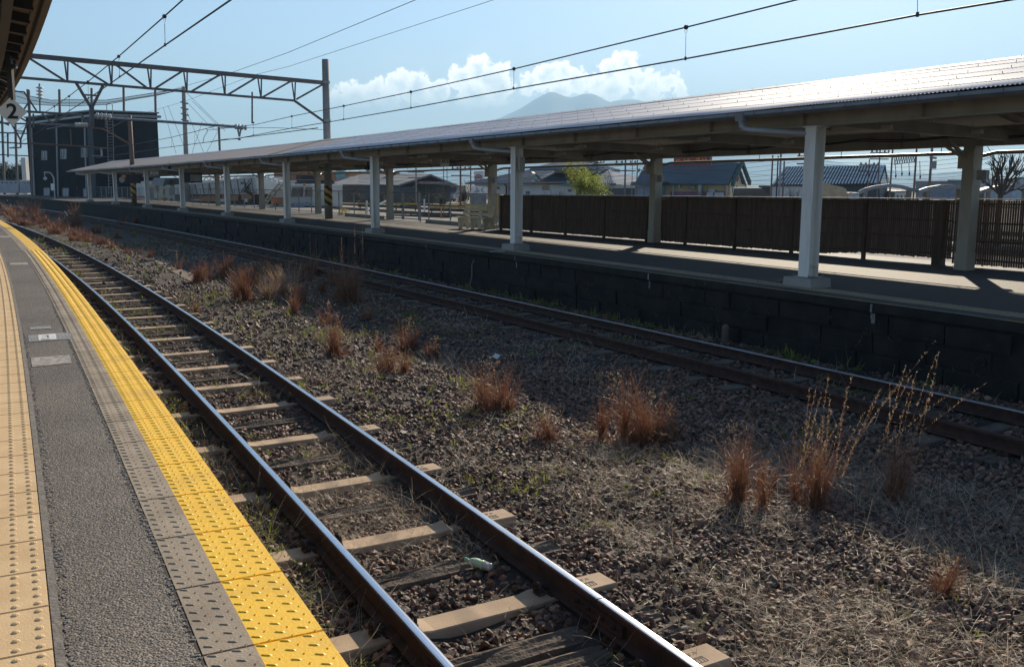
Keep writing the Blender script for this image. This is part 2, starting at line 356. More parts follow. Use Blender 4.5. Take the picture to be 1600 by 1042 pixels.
# near platform: asphalt body, grey-yellow edge slabs, tactile strip
ss = sr(-6, 95, .5)
b = MB(); b.sweep(NC, [(-9, 0), (-1.957, 0), (-1.957, -.02), (-1.585, -.02), (-1.585, -.10), (-1.66, -.12), (-1.66, -1.5), (-9, -1.5)], ss, mats=[0, 1, 1, 1, 1, 1, 1, 1])
struct(b.build('platform', [M['asphalt'], mat('platform_wall', (.12, .11, .10), (.18, .17, .15), .9, scale=2)]))
def slab_row(cv, o0, o1, z0, z1, s0, s1, pitch, gap, bevel=.004):
    b = MB(); t = s0
    while t < s1:
        a, c = t+gap/2, t+pitch-gap/2
        q = [cv.p(a, o0, z0), cv.p(a, o1, z0), cv.p(c, o1, z0), cv.p(c, o0, z0)]
        e = bevel
        u = [cv.p(a+e, o0+e, z1), cv.p(a+e, o1-e, z1), cv.p(c-e, o1-e, z1), cv.p(c-e, o0+e, z1)]
        b.add(q+u, ((4, 5, 6, 7), (0, 1, 5, 4), (1, 2, 6, 5), (2, 3, 7, 6), (3, 0, 4, 7))); t += pitch
    return b
TP = .562
def tread_bars(b, o0, o1, s_from, s_to, zt):
    ph = 4.24
    for k in range(int((s_from-ph)/TP)-1, int((s_to-ph)/TP)+1):
        for r_ in range(8):
            for c_ in range(10):
                s = ph+k*TP+(r_+(.25 if c_ % 2 else .75))*TP/8
                o = -1.945+(c_+.5)*.386/10
                if not (o0+.008 < o < o1-.008): continue
                p = NC.p(s, o, zt); h = NC.h(s)+(R(-34) if c_ % 2 else R(56))
                b.box((p.x, p.y, zt+.0015), (.0085, .040, .0044), h, t=.55)
# one slab, two colours: the inner part of each slab is left grey, the outer part is yellow
b = MB(); b2 = MB()
for (o0, o1, bb) in ((-1.955, -1.79, b), (-1.79, -1.556, b2)):
    t = 4.24-TP*17
    while t < 95:
        a, c = t+.003, t+TP-.003; e = .004
        q = [NC.p(a, o0, -.06), NC.p(a, o1, -.06), NC.p(c, o1, -.06), NC.p(c, o0, -.06)]
        eo0 = e if bb is b else 0; eo1 = e if bb is b2 else 0
        u = [NC.p(a+e, o0+eo0, .004), NC.p(a+e, o1-eo1, .004), NC.p(c-e, o1-eo1, .004), NC.p(c-e, o0+eo0, .004)]
        bb.add(q+u, ((4, 5, 6, 7), (0, 1, 5, 4), (1, 2, 6, 5), (2, 3, 7, 6), (3, 0, 4, 7))); t += TP
tread_bars(b, -1.955, -1.79, 2.6, 24, .004); tread_bars(b2, -1.79, -1.556, 2.6, 24, .004)
for bb, os_ in ((b, (-1.92, -1.88, -1.84)), (b2, (-1.76, -1.71, -1.66, -1.61))):
    for o in os_: bb.sweep(NC, [(o-.006, .004), (o-.004, .0075), (o+.004, .0075), (o+.006, .004)], sr(24, 90, 1.0), closed=False)
struct(b.build('edge_paving', [M['edge_grey']])); struct(b2.build('yellow_edge_paving', [M['edge_yellow']]))
# tactile strip with raised domes
b = slab_row(NC, -2.372-.36, -2.372, -.01, .006, 4.5-.36*9, 60, .36, .006)
b3 = slab_row(NC, -2.372-.722, -2.372-.362, -.01, .006, 4.5-.36*9, 60, .36, .006)
for bb, ob in ((b, -2.372), (b3, -2.734)):
    for k in range(int((26-1.26)/.36)):
        for r_ in range(5):
            s = 4.5-.36*9+k*.36+.036+r_*.072
            if s < 2.2: continue
            for c_ in range(5):
                p = NC.p(s, ob-.036-.072*c_, .006); h = NC.h(s)
                v0 = [(p.x+.0145*math.cos(a), p.y+.0145*math.sin(a), .0055) for a in np.arange(8)*math.pi/4]
                v1 = [(p.x+.011*math.cos(a), p.y+.011*math.sin(a), .0102) for a in np.arange(8)*math.pi/4]
                v2 = [(p.x+.005*math.cos(a), p.y+.005*math.sin(a), .0122) for a in np.arange(8)*math.pi/4]
                bb.add(v0+v1+v2, [(i, (i+1) % 8, 8+(i+1) % 8, 8+i) for i in range(8)]+[(8+i, 8+(i+1) % 8, 16+(i+1) % 8, 16+i) for i in range(8)]+[tuple(range(16, 24))])
    for c_ in range(5): bb.sweep(NC, [(ob-.036-.072*c_-.012, .006), (ob-.036-.072*c_, .011), (ob-.036-.072*c_+.012, .006)], sr(26, 60, 1.0), closed=False)
off = len(b.v); b.f += [tuple(off+i for i in f) for f in b3.f]; b.m += b3.m; b.v += b3.v
struct(b.build('tactile_paving', M['tactile']))
b = MB(); b.sweep(NC, [(-2.37, .0045), (-2.342, .0045)], sr(-6, 60, .5), closed=False); struct(b.build('mortar_kerb', M['mortar']))
# ragged broken lip of the asphalt along the edge slabs
b = MB()
for k in range(650):
    s = rng.uniform(2.6, 14); w = rng.uniform(.004, .014); o = -1.957-abs(rng.normal(0, .008))
    p = NC.p(s, o, 0); b.box((p.x, p.y, .002), (w, w*rng.uniform(1, 2.2), rng.uniform(.002, .006)), rng.uniform(0, 3), t=.7)
for k in range(450):
    s = rng.uniform(2.4, 12); w = rng.uniform(.004, .012); o = -2.335+abs(rng.normal(0, .012))
    p = NC.p(s, o, 0); b.box((p.x, p.y, .002), (w, w*rng.uniform(1, 2.2), rng.uniform(.002, .004)), rng.uniform(0, 3), t=.7)
struct(b.build('loose_asphalt_grit', mat('grit', (.20, .18, .16), (.13, .12, .11), scale=40)), 'stuff')
b = MB(); b.sweep(NC, [(-1.963, .0006), (-1.950, .0006)], sr(-6, 40, .4), closed=False); struct(b.build('paving_joint', M['joint']))

# far platform: dark stone wall, asphalt top, painted edge, tactile line
WZ = lambda t: .0
ss = sr(-12, 132, 1.0)
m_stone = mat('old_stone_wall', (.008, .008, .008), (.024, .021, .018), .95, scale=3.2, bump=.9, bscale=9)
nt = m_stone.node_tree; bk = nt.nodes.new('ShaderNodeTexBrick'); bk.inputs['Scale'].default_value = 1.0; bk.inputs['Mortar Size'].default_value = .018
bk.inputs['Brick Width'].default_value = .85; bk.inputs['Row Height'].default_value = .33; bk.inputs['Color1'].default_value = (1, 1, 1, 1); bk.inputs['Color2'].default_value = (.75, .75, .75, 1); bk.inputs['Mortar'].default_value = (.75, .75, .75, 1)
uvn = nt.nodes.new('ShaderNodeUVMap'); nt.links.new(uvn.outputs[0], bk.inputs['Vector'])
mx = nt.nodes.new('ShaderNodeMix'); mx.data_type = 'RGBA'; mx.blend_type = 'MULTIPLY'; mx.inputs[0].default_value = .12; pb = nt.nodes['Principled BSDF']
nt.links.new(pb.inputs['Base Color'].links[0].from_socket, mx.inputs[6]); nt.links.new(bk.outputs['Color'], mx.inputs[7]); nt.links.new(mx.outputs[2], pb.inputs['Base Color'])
bz = MB()
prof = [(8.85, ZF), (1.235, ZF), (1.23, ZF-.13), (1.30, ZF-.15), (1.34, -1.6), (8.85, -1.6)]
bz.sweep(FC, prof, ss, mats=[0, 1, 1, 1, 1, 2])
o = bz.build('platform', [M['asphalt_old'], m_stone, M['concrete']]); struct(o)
uvl = o.data.uv_layers.new(name='UVMap'); co = o.data.vertices
for poly in o.data.polygons:
    for li in poly.loop_indices:
        vi = o.data.loops[li].vertex_index; row = vi//6
        uvl.data[li].uv = (ss[min(row, len(ss)-1)], co[vi].co.z)
# rough courses standing proud of the wall
b = MB()
for row in range(3):
    t = -8+rng.uniform(0, 1)
    while t < 70:
        w = rng.uniform(.5, 1.2); z1 = ZF-.16-row*.29; pr = rng.uniform(0.005, .045)
        if rng.random() < .75:
            q = [(1.305-pr, z1-.27), (1.29-pr, z1-.02), (1.34, z1-.015), (1.35, z1-.275)]
            b.sweep(FC, q, [t, t+w*.5, t+w-.03])
        t += w
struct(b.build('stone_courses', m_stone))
def coursed(name, segs, o0, o1, z, m):
    b = MB()
    for a, c in segs: b.sweep(FC, [(o0, z), (o1, z)], sr(a, c, 1.0), closed=False)
    return struct(b.build(name, m))
m_line = mat('worn_edge_paint', (.55, .34, .06), (.36, .27, .13), .8, scale=3, lo=.4, hi=.6)
m_linew = mat('worn_white_paint', (.36, .34, .29), (.26, .24, .20), .8, scale=4)
coursed('yellow_edge_line', [(-12, 131)], 1.238, 1.30, ZF+.004, m_line)
coursed('white_edge_line', [(13.2, 14.1), (17.2, 18.0), (11.4, 12.2), (9.2, 10.4), (20.0, 20.5)], 1.238, 1.30, ZF+.008, m_linew)
m_tac2 = mat('weathered_tactile', (.34, .28, .18), (.26, .22, .15), .8, scale=3)
b = slab_row(FC, 1.68, 2.03, ZF-.004, ZF+.01, -4, 70, .36, .008)
for t in np.arange(9, 27, .075):
    for c_ in range(5):
        p = FC.p(t, 1.72+.068*c_, ZF+.012); b.box(p, (.026, .026, .012), FC.h(t), t=.6)
struct(b.build('tactile_line', m_tac2))
# pale lime runs below the drain spouts, and a drain spout each
for i, (px, py) in enumerate(((1015, 432), (1370, 478), (667, 383), (806, 403), (563, 369), (371, 347), (329, 342))):
    d = ray(px, py); best = min(FC.S[::3], key=lambda t: abs(FC.p(t, 1.23).x*d.y-FC.p(t, 1.23).y*d.x))
    b = MB(); w = rng.uniform(.012, .02)
    for (o0, dz0, dz1, ww) in ((1.222, -.02, -.14, w), (1.262, -.16, -.24, w*2.6), (1.262, -.235, -.30, w*1.6)):
        for k in range(3):
            t = best+rng.normal(0, ww*.5); b.sweep(FC, [(o0, ZF+dz0), (o0-.006, (2*ZF+dz0+dz1)/2), (o0, ZF+dz1)], [t-ww/2, t+ww/2], closed=False)
    tag(b.build('drain_stain', mat('lime', (.34, .34, .34), (.22, .22, .22), .9, scale=30)), ['white lime drip below the platform edge at centre right, left of the big near column', 'white lime drip on dark platform wall nearest the camera, right of the near column', 'pale lime drip on dark wall right of centre column pair in mid platform', 'faint lime drip on dark wall below the second white column', 'small lime drip on dark wall near the striped pole', 'faint lime drip on dark wall under a far column row', 'farthest faint lime drip on the dark platform wall'][i], 'stain', 'lime drips down the dark platform wall')

# things on and against the far platform
c = gp(1221, 438.5, ZF+.006); b = MB(); b.box(c, (.42, .30, .012), FC.h(16)); tag(b.build('drain_cover', M['dark']), 'dark flat drain cover in the platform just left of the nearest column plinth', 'cover')
b = MB(); b.add([gp(762, 392, ZF+.006), gp(788, 391.3, ZF+.006), gp(790, 393.6, ZF+.006), gp(766, 394.3, ZF+.006)], ((0, 1, 2, 3),)); struct(b.build('white_paint_patch', M['concrete']))
def wall_pt(px, py, o=1.27):
    f_ = plane_s(px, o); return FC.p(f_, o, ray(px, py).z/math.hypot(*ray(px, py)[:2])*math.hypot(*FC.p(f_, o)[:2])+HP)
def plane_s(px, o): d = ray(px, 420); return float(min(FC.S[::2], key=lambda t: abs(FC.p(t, o).x*d.y-FC.p(t, o).y*d.x)))
b = MB(); b.tube([wall_pt(742, 406), wall_pt(738.5, 413), wall_pt(738, 424), wall_pt(736.5, 432), wall_pt(735, 446)], .016, 6); tag(b.build('wall_cable', M['pole_con']), 'pale cable hanging down the dark platform wall left of the centre column', 'cable')
c = wall_pt(1136, 528, 1.0); c.z = ZG; b = MB(); b.lathe(c, [(.065, 0), (.065, .28), (.055, .32), (.03, .345), (.001, .35)], 10); tag(b.build('marker_stub', M['sleeper_shade_tint']), 'rounded pale stub post at the foot of the dark wall right of centre', 'post')  # stub takes the concrete colour already darkened for the wall's shade
c = wall_pt(1545, 566, 1.30); b = MB(); b.lathe(c, [(.06, -.02), (.075, 0), (.075, .05), (.055, .05), (.05, 0)], 14, FC.p(16, 0)-FC.p(16, 1)); tag(b.build('drain_pipe_end', M['black']), 'round dark drain pipe mouth low in the wall at the right edge', 'pipe')

# ================================================================== TRACKS
def rail_piece(cv, o, s0, s1, step, name, label, cat='rail', group='rails', worn=1):
    H = .153; hw = .0325
    prof = [(-.0635, -H), (-.0635, -H+.011), (-.012, -H+.030), (-.0075, -H+.05), (-.0075, -.048), (-.0325, -.038), (-.0325, -.014), (-.0295, -.006), (-.022, -.0016), (-.010, 0), (.010, 0), (.022, -.0016), (.0295, -.006), (.0325, -.014), (.0325, -.038), (.0075, -.048), (.0075, -H+.05), (.012, -H+.030), (.0635, -H+.011), (.0635, -H)]
    mats = [0]*5+([0, 0, 0, 1, 1, 1, 0, 0] if worn == 1 else [0, 1, 1, 1, 1, 1, 1, 0] if worn == 2 else [0]*8)+[0]*7
    b = MB(); b.sweep(cv, [(o+a, ZR+z) for a, z in prof], sr(s0, s1, step), mats=mats)
    mid = cv.p((s0+min(s1, s0+6))/2, o, ZR-H)
    ob = b.build(name, [M['rust'], M['rail_dull'] if worn == 2 else M['rail_top']], loc=mid); return tag(ob, label, cat, group)
jl, jr = 5.44, 5.80
r1 = rail_piece(NC, -.566, jl+.005, 128, .5, 'rail', 'long rusty rail with a bright top beside the yellow platform edge')
r2 = rail_piece(NC, .566, jr+.005, 128, .5, 'rail', 'long rusty rail of the near track on the side away from the yellow platform')
r3 = rail_piece(NC, -.566, -6, jl-.005, .5, 'rail', 'short end of rail in the bottom corner before the joint, near the yellow platform', group='rail ends at the bottom of the picture')
r4 = rail_piece(NC, .566, -6, jr-.005, .5, 'rail', 'short end of rail before the joint at bottom right, beyond the fishplate', group='rail ends at the bottom of the picture')
rail_piece(FC, 0, -12, 130, 1.0, 'rail', 'rail of the shaded far track next to the dark platform wall', group='rails of the far track', worn=2)
rail_piece(FC, -1.132, -12, 130, 1.0, 'rail', 'rail of the shaded far track on the weedy side, away from the dark wall', group='rails of the far track', worn=0)
def fishplate(o, sj, par):
    for sd in (-1, 1):
        b = MB(); b.sweep(NC, [(o+sd*.010, ZR-.052), (o+sd*.034, ZR-.066), (o+sd*.034, ZR-.098), (o+sd*.042, ZR-.126), (o+sd*.012, ZR-.124)], sr(sj-.28, sj+.28, .14)); fp = b.build('fishplate', M['rust'], par)
        for ds in (-.2, -.07, .07, .2):
            b = MB(); c = NC.p(sj+ds, o+sd*.034, ZR-.084); n_ = NC.p(sj+ds, o+sd*.07, ZR-.084)-c
            b.lathe(c, [(.018, 0), (.018, .016), (.010, .017), (.010, .034), (.001, .036)], 6, n_); b.build('bolt', M['rust'], fp)
fishplate(-.566, jl, r1); fishplate(.566, jr, r2)

# sleepers: concrete with four spring clips, timber between them
def coil(b, cx, cy, z, sd):              # pigtail spring clip: one loop and a tail over the rail foot
    pts = []
    for k in range(15):
        a = 2*math.pi*k/11-.6; pts.append((cx+sd*(.004*k/14), cy+.036*math.cos(a)+.002*k, z+.038+.036*math.sin(a)))
    pts += [(cx-sd*.045, cy+.03, z+.05), (cx-sd*.075, cy+.01, z+.035)]
    b.tube(pts, .0125, 6)
def make_concrete(name, L=2.0, clips=True, m='sleeper'):
    t = thing(name, '', 'sleeper')
    b = MB(); h2 = L/2
    xs = [-h2, -h2+.012, -.42, -.34, .34, .42, h2-.012, h2]; tz = [-.012, 0, 0, -.014, -.014, 0, 0, -.012]; tw = [.095, .105, .105, .098, .098, .105, .105, .095]
    vs = []
    for x, z, w in zip(xs, tz, tw): vs += [(x, -w-.012, -.17), (x, w+.012, -.17), (x, w, z-.008), (x, w-.008, z), (x, -w+.008, z), (x, -w, z-.008)]
    fs = [(i*6+k, i*6+(k+1) % 6, i*6+6+(k+1) % 6, i*6+6+k) for i in range(len(xs)-1) for k in range(6)]
    b.add(vs, [f[::-1] for f in fs]+[(0, 1, 2, 3, 4, 5), tuple(len(vs)-6+k for k in range(6))[::-1]])
    b.build('block', M[m], t)
    if clips:
        for rx in (-.566, .566):
            b = MB(); b.box((rx, 0, .004), (.16, .15, .010)); b.build('rail_pad', M['clip'], t)
            for sd in (-1, 1):
                b = MB(); coil(b, rx+sd*.125, -.01, 0, sd); b.box((rx+sd*.12, .0, .008), (.05, .07, .02)); b.build('spring_clip', M['clip'], t)
    return t
def make_timber(name):
    t = thing(name, '', 'sleeper'); b = MB(); r_ = np.random.default_rng(3)
    xs = np.linspace(-1.0, 1.0, 13); ys = np.linspace(-.10, .10, 9); vs = []; fs = []
    groove = np.where(np.arange(9) % 2, -.020, 0.0)
    for x in xs:
        for k, y in enumerate(ys): vs.append((x, y+r_.normal(0, .003), -.005+groove[k]*r_.uniform(.3, 1.2)+r_.normal(0, .003)-(.02 if k in (0, 8) else 0)))
        vs += [(x, .115, -.16), (x, -.115, -.16)]
    m_ = 11
    for i in range(len(xs)-1):
        for k in range(m_): fs.append((i*m_+k, i*m_+m_+k, i*m_+m_+(k+1) % m_, i*m_+(k+1) % m_))
    b.add(vs, fs+[tuple(range(m_)), tuple((len(xs)-1)*m_+k for k in range(m_))[::-1]])
    b.build('beam', M['timber'], t)
    for rx in (-.566, .566):
        b = MB(); b.box((rx, 0, .004), (.22, .15, .014))
        for sd in (-1, 1):
            for yy in (-.045, .045): b.lathe((rx+sd*.09, yy, .010), [(.018, 0), (.018, .018), (.009, .02), (.009, .034), (.001, .035)], 6)
        b.build('tie_plate', M['rust'], t)
    return t
def dup(o, par=None):
    c = o.copy(); col.objects.link(c)
    if par is not None: c.parent = par; c.matrix_parent_inverse = o.matrix_parent_inverse.copy()
    for ch in o.children: dup(ch, c)
    return c
pc = make_concrete('concrete_sleeper'); pc_far = make_concrete('concrete_sleeper', clips=False); pc_dim = make_concrete('concrete_sleeper', clips=False, m='sleeper_shade_tint'); pt_ = make_timber('timber_sleeper')
ords = ['first', 'second', 'third', 'fourth', 'fifth', 'sixth', 'seventh', 'eighth', 'ninth', 'tenth', 'eleventh', 'twelfth', 'thirteenth', 'fourteenth']
con_s = [5.14, 6.28, 7.72, 9.14, 10.78, 12.36, 13.72, 15.1, 16.46, 17.96, 19.44, 20.9, 22.32, 23.76, 25.2, 26.64, 28.1, 29.5, 31, 32.4, 33.9, 35.3, 36.8, 38.2, 39.7, 41.2]
tim_s = [5.76, 7.02, 8.46, 10.02, 11.62, 14.4, 15.8, 17.25, 18.7, 20.2, 21.6, 23.0, 24.5, 25.9, 27.4, 28.8, 30.3, 31.7, 33.1, 34.6, 36]
near_sleepers = []
used = set()
def place(proto, cv, s, o, dz, rz, label, group):
    c = proto if proto.name not in used and not proto['label'] else dup(proto)
    used.add(proto.name); p = cv.p(s, o, ZS+dz); c.location = p; c.rotation_euler = (0, 0, cv.h(s)+rz)
    c['label'] = label; c['group'] = group; return c
GC, GT = 'concrete sleepers of the near track', 'weathered timber sleepers of the near track'
for k, s in enumerate(con_s):
    if k == 1: lab = 'pale concrete sleeper between the joint timber and the plastic bottle, near track'
    elif k == 0: lab = 'pale concrete sleeper at the bottom edge of the photo, in front of the rail joint'
    elif k == 2: lab = 'pale concrete sleeper just behind the plastic bottle on the near track'
    elif k < 14: lab = 'pale concrete sleeper of the near track, %s one counted from the bottom edge' % ords[k]
    else: lab = 'far-off concrete sleeper of the near track, hardly showing among weeds'
    place(pc if k < 14 else pc_far, NC, s+.025, 0, 0, .06+rng.normal(0, .006), lab, GC if k < 14 else 'far-off concrete sleepers of the near track'); near_sleepers.append((s, .14))
for k, s in enumerate(tim_s):
    if k == 0: lab = 'split grey timber sleeper under the rail joint at the bottom edge'
    elif k == 1: lab = 'weathered timber sleeper the plastic bottle lies on, near track'
    elif k < 12: lab = 'weathered dark timber sleeper of the near track, %s one counted from the bottom edge' % ords[k]
    else: lab = 'far-off timber sleeper of the near track, half buried in weeds'
    place(pt_, NC, s+.025, 0, -.006 if k else -.010, .06+rng.normal(0, .02), lab, GT if k < 12 else 'far-off timber sleepers of the near track'); near_sleepers.append((s, .13))
pt2 = dup(pt_); used.discard(pt2.name); place_lab = 'second split timber beside the first under the rail joint'
pt2.location = NC.p(5.53, 0, ZS-.014); pt2.rotation_euler = (0, 0, NC.h(5.4)+.05); pt2['label'] = place_lab; near_sleepers.append((5.53, .13)); pt2['group'] = GT
far_sleepers = []
for k, s in enumerate(np.arange(8.2, 62, .74)):
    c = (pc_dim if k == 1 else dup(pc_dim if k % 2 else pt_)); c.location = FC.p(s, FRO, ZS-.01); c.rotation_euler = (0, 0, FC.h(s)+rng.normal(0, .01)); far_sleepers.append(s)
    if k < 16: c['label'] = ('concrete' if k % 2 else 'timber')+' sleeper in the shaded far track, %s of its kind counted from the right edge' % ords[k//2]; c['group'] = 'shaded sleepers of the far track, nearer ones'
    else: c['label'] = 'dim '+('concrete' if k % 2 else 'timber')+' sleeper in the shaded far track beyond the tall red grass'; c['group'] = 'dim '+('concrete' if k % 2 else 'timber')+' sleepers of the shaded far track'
# cast marks on the sleeper ends nearest the camera
for k, s in enumerate(con_s[:5]):
    th = [o for o in bpy.data.objects if o.name.startswith('concrete_sleeper') and abs((Vector(o.location)-NC.p(s+.025, 0, ZS)).length) < .02][0]
    b = MB(); T = Matrix.Translation(th.location) @ Matrix.Rotation(th.rotation_euler.z, 4, 'Z')
    def strokes(segs, w):
        for (x0, y0, x1, y1) in segs: b.bar(T @ Vector((x0, y0, .0005)), T @ Vector((x1, y1, .0005)), w, .003)
    x0 = .80
    strokes([(x0-.055, -.06, x0+.06, -.06), (x0-.055, -.005, x0+.06, -.005), (x0-.055, -.06, x0-.055, -.005), (x0+.06, -.06, x0+.06, -.005), (x0-.035, -.05, x0-.035, -.014), (x0-.02, -.016, x0+.01, -.016), (x0-.005, -.05, x0-.005, -.016), (x0+.02, -.05, x0+.02, -.014), (x0+.03, -.016, x0+.055, -.016), (x0+.042, -.05, x0+.042, -.016)], .006)
    strokes([(x0-.04, .03, x0-.02, .05), (x0-.01, .045, x0+.012, .03), (x0+.0, .055, x0+.02, .05), (x0+.03, .03, x0+.055, .05), (x0+.04, .055, x0+.06, .035)], .006)
    mk = b.build('cast_mark', M['clip'], th)
# cable trough lids showing through the weeds
b = MB()
P0 = [gp(215, 392, ZG-.03), gp(245, 407, ZG-.03), gp(275, 424, ZG-.03), gp(306, 441, ZG-.03)]
for p, q in zip(P0[:-1], P0[1:]):
    nn = max(1, int((q-p).length/.55))
    for k in range(nn):
        a = p.lerp(q, (k+.02)/nn); c = p.lerp(q, (k+.98)/nn); b.bar(a, c, .34, .09)
struct(b.build('cable_trough_path', mat('trough_lid', (.15, .115, .08), (.21, .165, .12), .9, scale=3, bump=.3)))
# ================================================================== STUFF: ballast, straw, weeds
ico_v = []; t_ = (1+5**.5)/2
for a, b_ in ((-1, t_), (1, t_), (-1, -t_), (1, -t_)): ico_v += [(a, b_, 0)]
for a, b_ in ((-1, t_), (1, t_), (-1, -t_), (1, -t_)): ico_v += [(0, a, b_)]
for a, b_ in ((-1, t_), (1, t_), (-1, -t_), (1, -t_)): ico_v += [(b_, 0, a)]
ico_v = np.array(ico_v)/np.linalg.norm(ico_v[0])
ico_f = np.array([(0, 11, 5), (0, 5, 1), (0, 1, 7), (0, 7, 10), (0, 10, 11), (1, 5, 9), (5, 11, 4), (11, 10, 2), (10, 7, 6), (7, 1, 8), (3, 9, 4), (3, 4, 2), (3, 2, 6), (3, 6, 8), (3, 8, 9), (4, 9, 5), (2, 4, 11), (6, 2, 10), (8, 6, 7), (9, 8, 1)])
shapes = []
for k in range(14):                      # broken stone: a lump with flat cuts
    v = ico_v.copy()
    for c_ in range(9):
        nrm = rng.normal(size=3); nrm /= np.linalg.norm(nrm); d = v @ nrm; lim = rng.uniform(.38, .72); v = v-np.outer(np.clip(d-lim, 0, None), nrm)
    shapes.append(v*np.array([1, rng.uniform(.65, .95), rng.uniform(.5, .8)]))
shapes = np.array(shapes)
def wedge(n, r0, r1, a0=-.58, a1=.56):
    r = np.sqrt(rng.uniform(r0*r0, r1*r1, n)); a = rng.uniform(a0, a1, n); return r*np.sin(a), r*np.cos(a)
def gz(x, y): return ground_z(x, y)
def fbm(x, y, sc_, off): return np.array([mnoise.noise((a*sc_, b_*sc_, off))+.5*mnoise.noise((a*sc_*2.7, b_*sc_*2.7, off)) for a, b_ in zip(x, y)])
def fields(x, y):
    sN, oN = NC.so(x, y); sF, oF = FC.so(x, y); return sN, oN, sF, oF
RND = Vector((0, 0, 0))
V_, F_, nb = [], [], 0
for (n, r0, r1, lo, hi, kp) in ((30000, 4.0, 8.5, .016, .044, 1), (36000, 8.5, 14, .02, .046, 1), (36000, 14, 26, .026, .055, 1), (14000, 26, 45, .04, .075, 1)):
    x, y = wedge(n, r0, r1); sN, oN, sF, oF = fields(x, y)
    ok = (oN > -1.56) & (oF < 1.28)
    for ro in (-.566, .566): ok &= np.abs(oN-ro) > .085
    for ro in (0, -1.132): ok &= np.abs(oF-ro) > .075
    for (s, w) in near_sleepers: ok &= ~((np.abs(sN-s-.025-.06*oN) < w) & (np.abs(oN) < (1.03 if w > .135 else .62)))
    for s in far_sleepers: ok &= ~((np.abs(sF-s) < .13) & (np.abs(oF-FRO) < 1.0))
    veg = fbm(x, y, .55, 9.0); keep = rng.random(n) < np.where((veg > .12) & (np.abs(oN) > .9), .55, 1.0); ok &= keep
    x, y, oN = x[ok], y[ok], oN[ok]; m = len(x); r = rng.uniform(lo, hi, m)**1.0; r *= np.where(rng.random(m) < .06, 1.5, 1)
    z = gz(x, y)+r*rng.uniform(-.15, .65, m)+np.where(np.abs(oN) < .5, -.01, 0)
    q = rng.normal(size=(m, 4)); q[:, 1:3] *= .5; q /= np.linalg.norm(q, axis=1)[:, None]; w, a, b_, c_ = q.T
    Rm = np.stack([1-2*(b_*b_+c_*c_), 2*(a*b_-c_*w), 2*(a*c_+b_*w), 2*(a*b_+c_*w), 1-2*(a*a+c_*c_), 2*(b_*c_-a*w), 2*(a*c_-b_*w), 2*(b_*c_+a*w), 1-2*(a*a+b_*b_)], 1).reshape(m, 3, 3)
    P = np.einsum('mij,mkj->mki', Rm, shapes[rng.integers(0, len(shapes), m)])*r[:, None, None]+np.stack([x, y, z], 1)[:, None, :]
    V_.append(P.reshape(-1, 3)); F_.append((ico_f[None]+(np.arange(m)*12)[:, None, None]).reshape(-1, 3)+nb); nb += m*12
struct(np_mesh('ballast', np.concatenate(V_), np.concatenate(F_), M['stone']), 'stuff')

def blades(x, y, z, L, wd, az, lean, curl, seg=3):
    """ribbons: foot points, length, width, heading, lean from upright, extra bend towards the tip"""
    n = len(x); t = np.linspace(0, 1, seg+1); V = np.zeros((n, seg+1, 2, 3)); px, py, pz = x.copy(), y.copy(), z.copy()
    sx, sy = -np.sin(az), np.cos(az); tw = rng.uniform(0, math.pi, n); wx = np.cos(tw); 
    for k in range(seg+1):
        wk = wd*(1-.75*t[k])/2
        V[:, k, 0] = np.stack([px-sx*wk*wx-np.cos(az)*wk*np.sin(tw), py-sy*wk*wx-np.sin(az)*wk*np.sin(tw), pz], 1); V[:, k, 1] = np.stack([px+sx*wk*wx+np.cos(az)*wk*np.sin(tw), py+sy*wk*wx+np.sin(az)*wk*np.sin(tw), pz], 1)
        th = lean+curl*t[k]; px = px+np.cos(az)*np.sin(th)*L/seg; py = py+np.sin(az)*np.sin(th)*L/seg; pz = pz+np.cos(th)*L/seg
    b0 = (np.arange(n)*(seg+1)*2)[:, None]; k = np.arange(seg)*2
    F = np.stack([b0+k, b0+k+1, b0+k+3, b0+k+2], 2).reshape(-1, 4)
    return V.reshape(-1, 3), F
def gather(parts):
    V, Fs, nb = [], [], 0
    for v, f_ in parts: V.append(v); Fs.append(f_+nb); nb += len(v)
    return np.concatenate(V), np.concatenate(Fs)
# straw lying on the stones
parts = []
for (n, r0, r1, wd, L0, L1) in ((74000, 4.2, 9.5, .0026, .06, .34), (36000, 9.5, 18, .0048, .10, .40), (26000, 18, 40, .010, .12, .4)):
    x, y = wedge(n, r0, r1); sN, oN, sF, oF = fields(x, y); f1 = fbm(x, y, .5, 2.0); f2 = fbm(x, y, 1.7, 6.0)
    dens = np.clip(.06+1.6*(f1+.5*f2), 0, 1)*np.where(oN > .85, 1, .0)
    dens = np.where((oN > 1.5) & (oN < 4.8) & (sN < 9), np.clip(dens*1.8+.28+.9*f2, 0, 1), dens)
    dens = np.where(np.abs(oN) < .48, np.clip((f1-.05)*1.6, 0, .6), dens); dens = np.where((oN < -.7), .35, dens)
    dens = np.where(oF > -1.3, dens*.25, dens)
    ok = (rng.random(n) < dens) & (oN > -1.5) & (oF < 1.2) & (np.abs(np.abs(oN)-.566) > .10) & (np.abs(oF) > .1) & (np.abs(oF+1.132) > .1)
    x, y = x[ok], y[ok]; m = len(x)
    lean = rng.normal(1.25, .35, m); parts.append(blades(x, y, gz(x, y)+rng.uniform(.0, .035, m), rng.uniform(L0, L1, m), wd*rng.uniform(.6, 1.5, m), rng.uniform(0, 6.28, m), lean, rng.normal(.35, .5, m), 3))
V, Fq = gather(parts); struct(np_mesh('dry_straw', V, Fq, M['straw']), 'stuff')
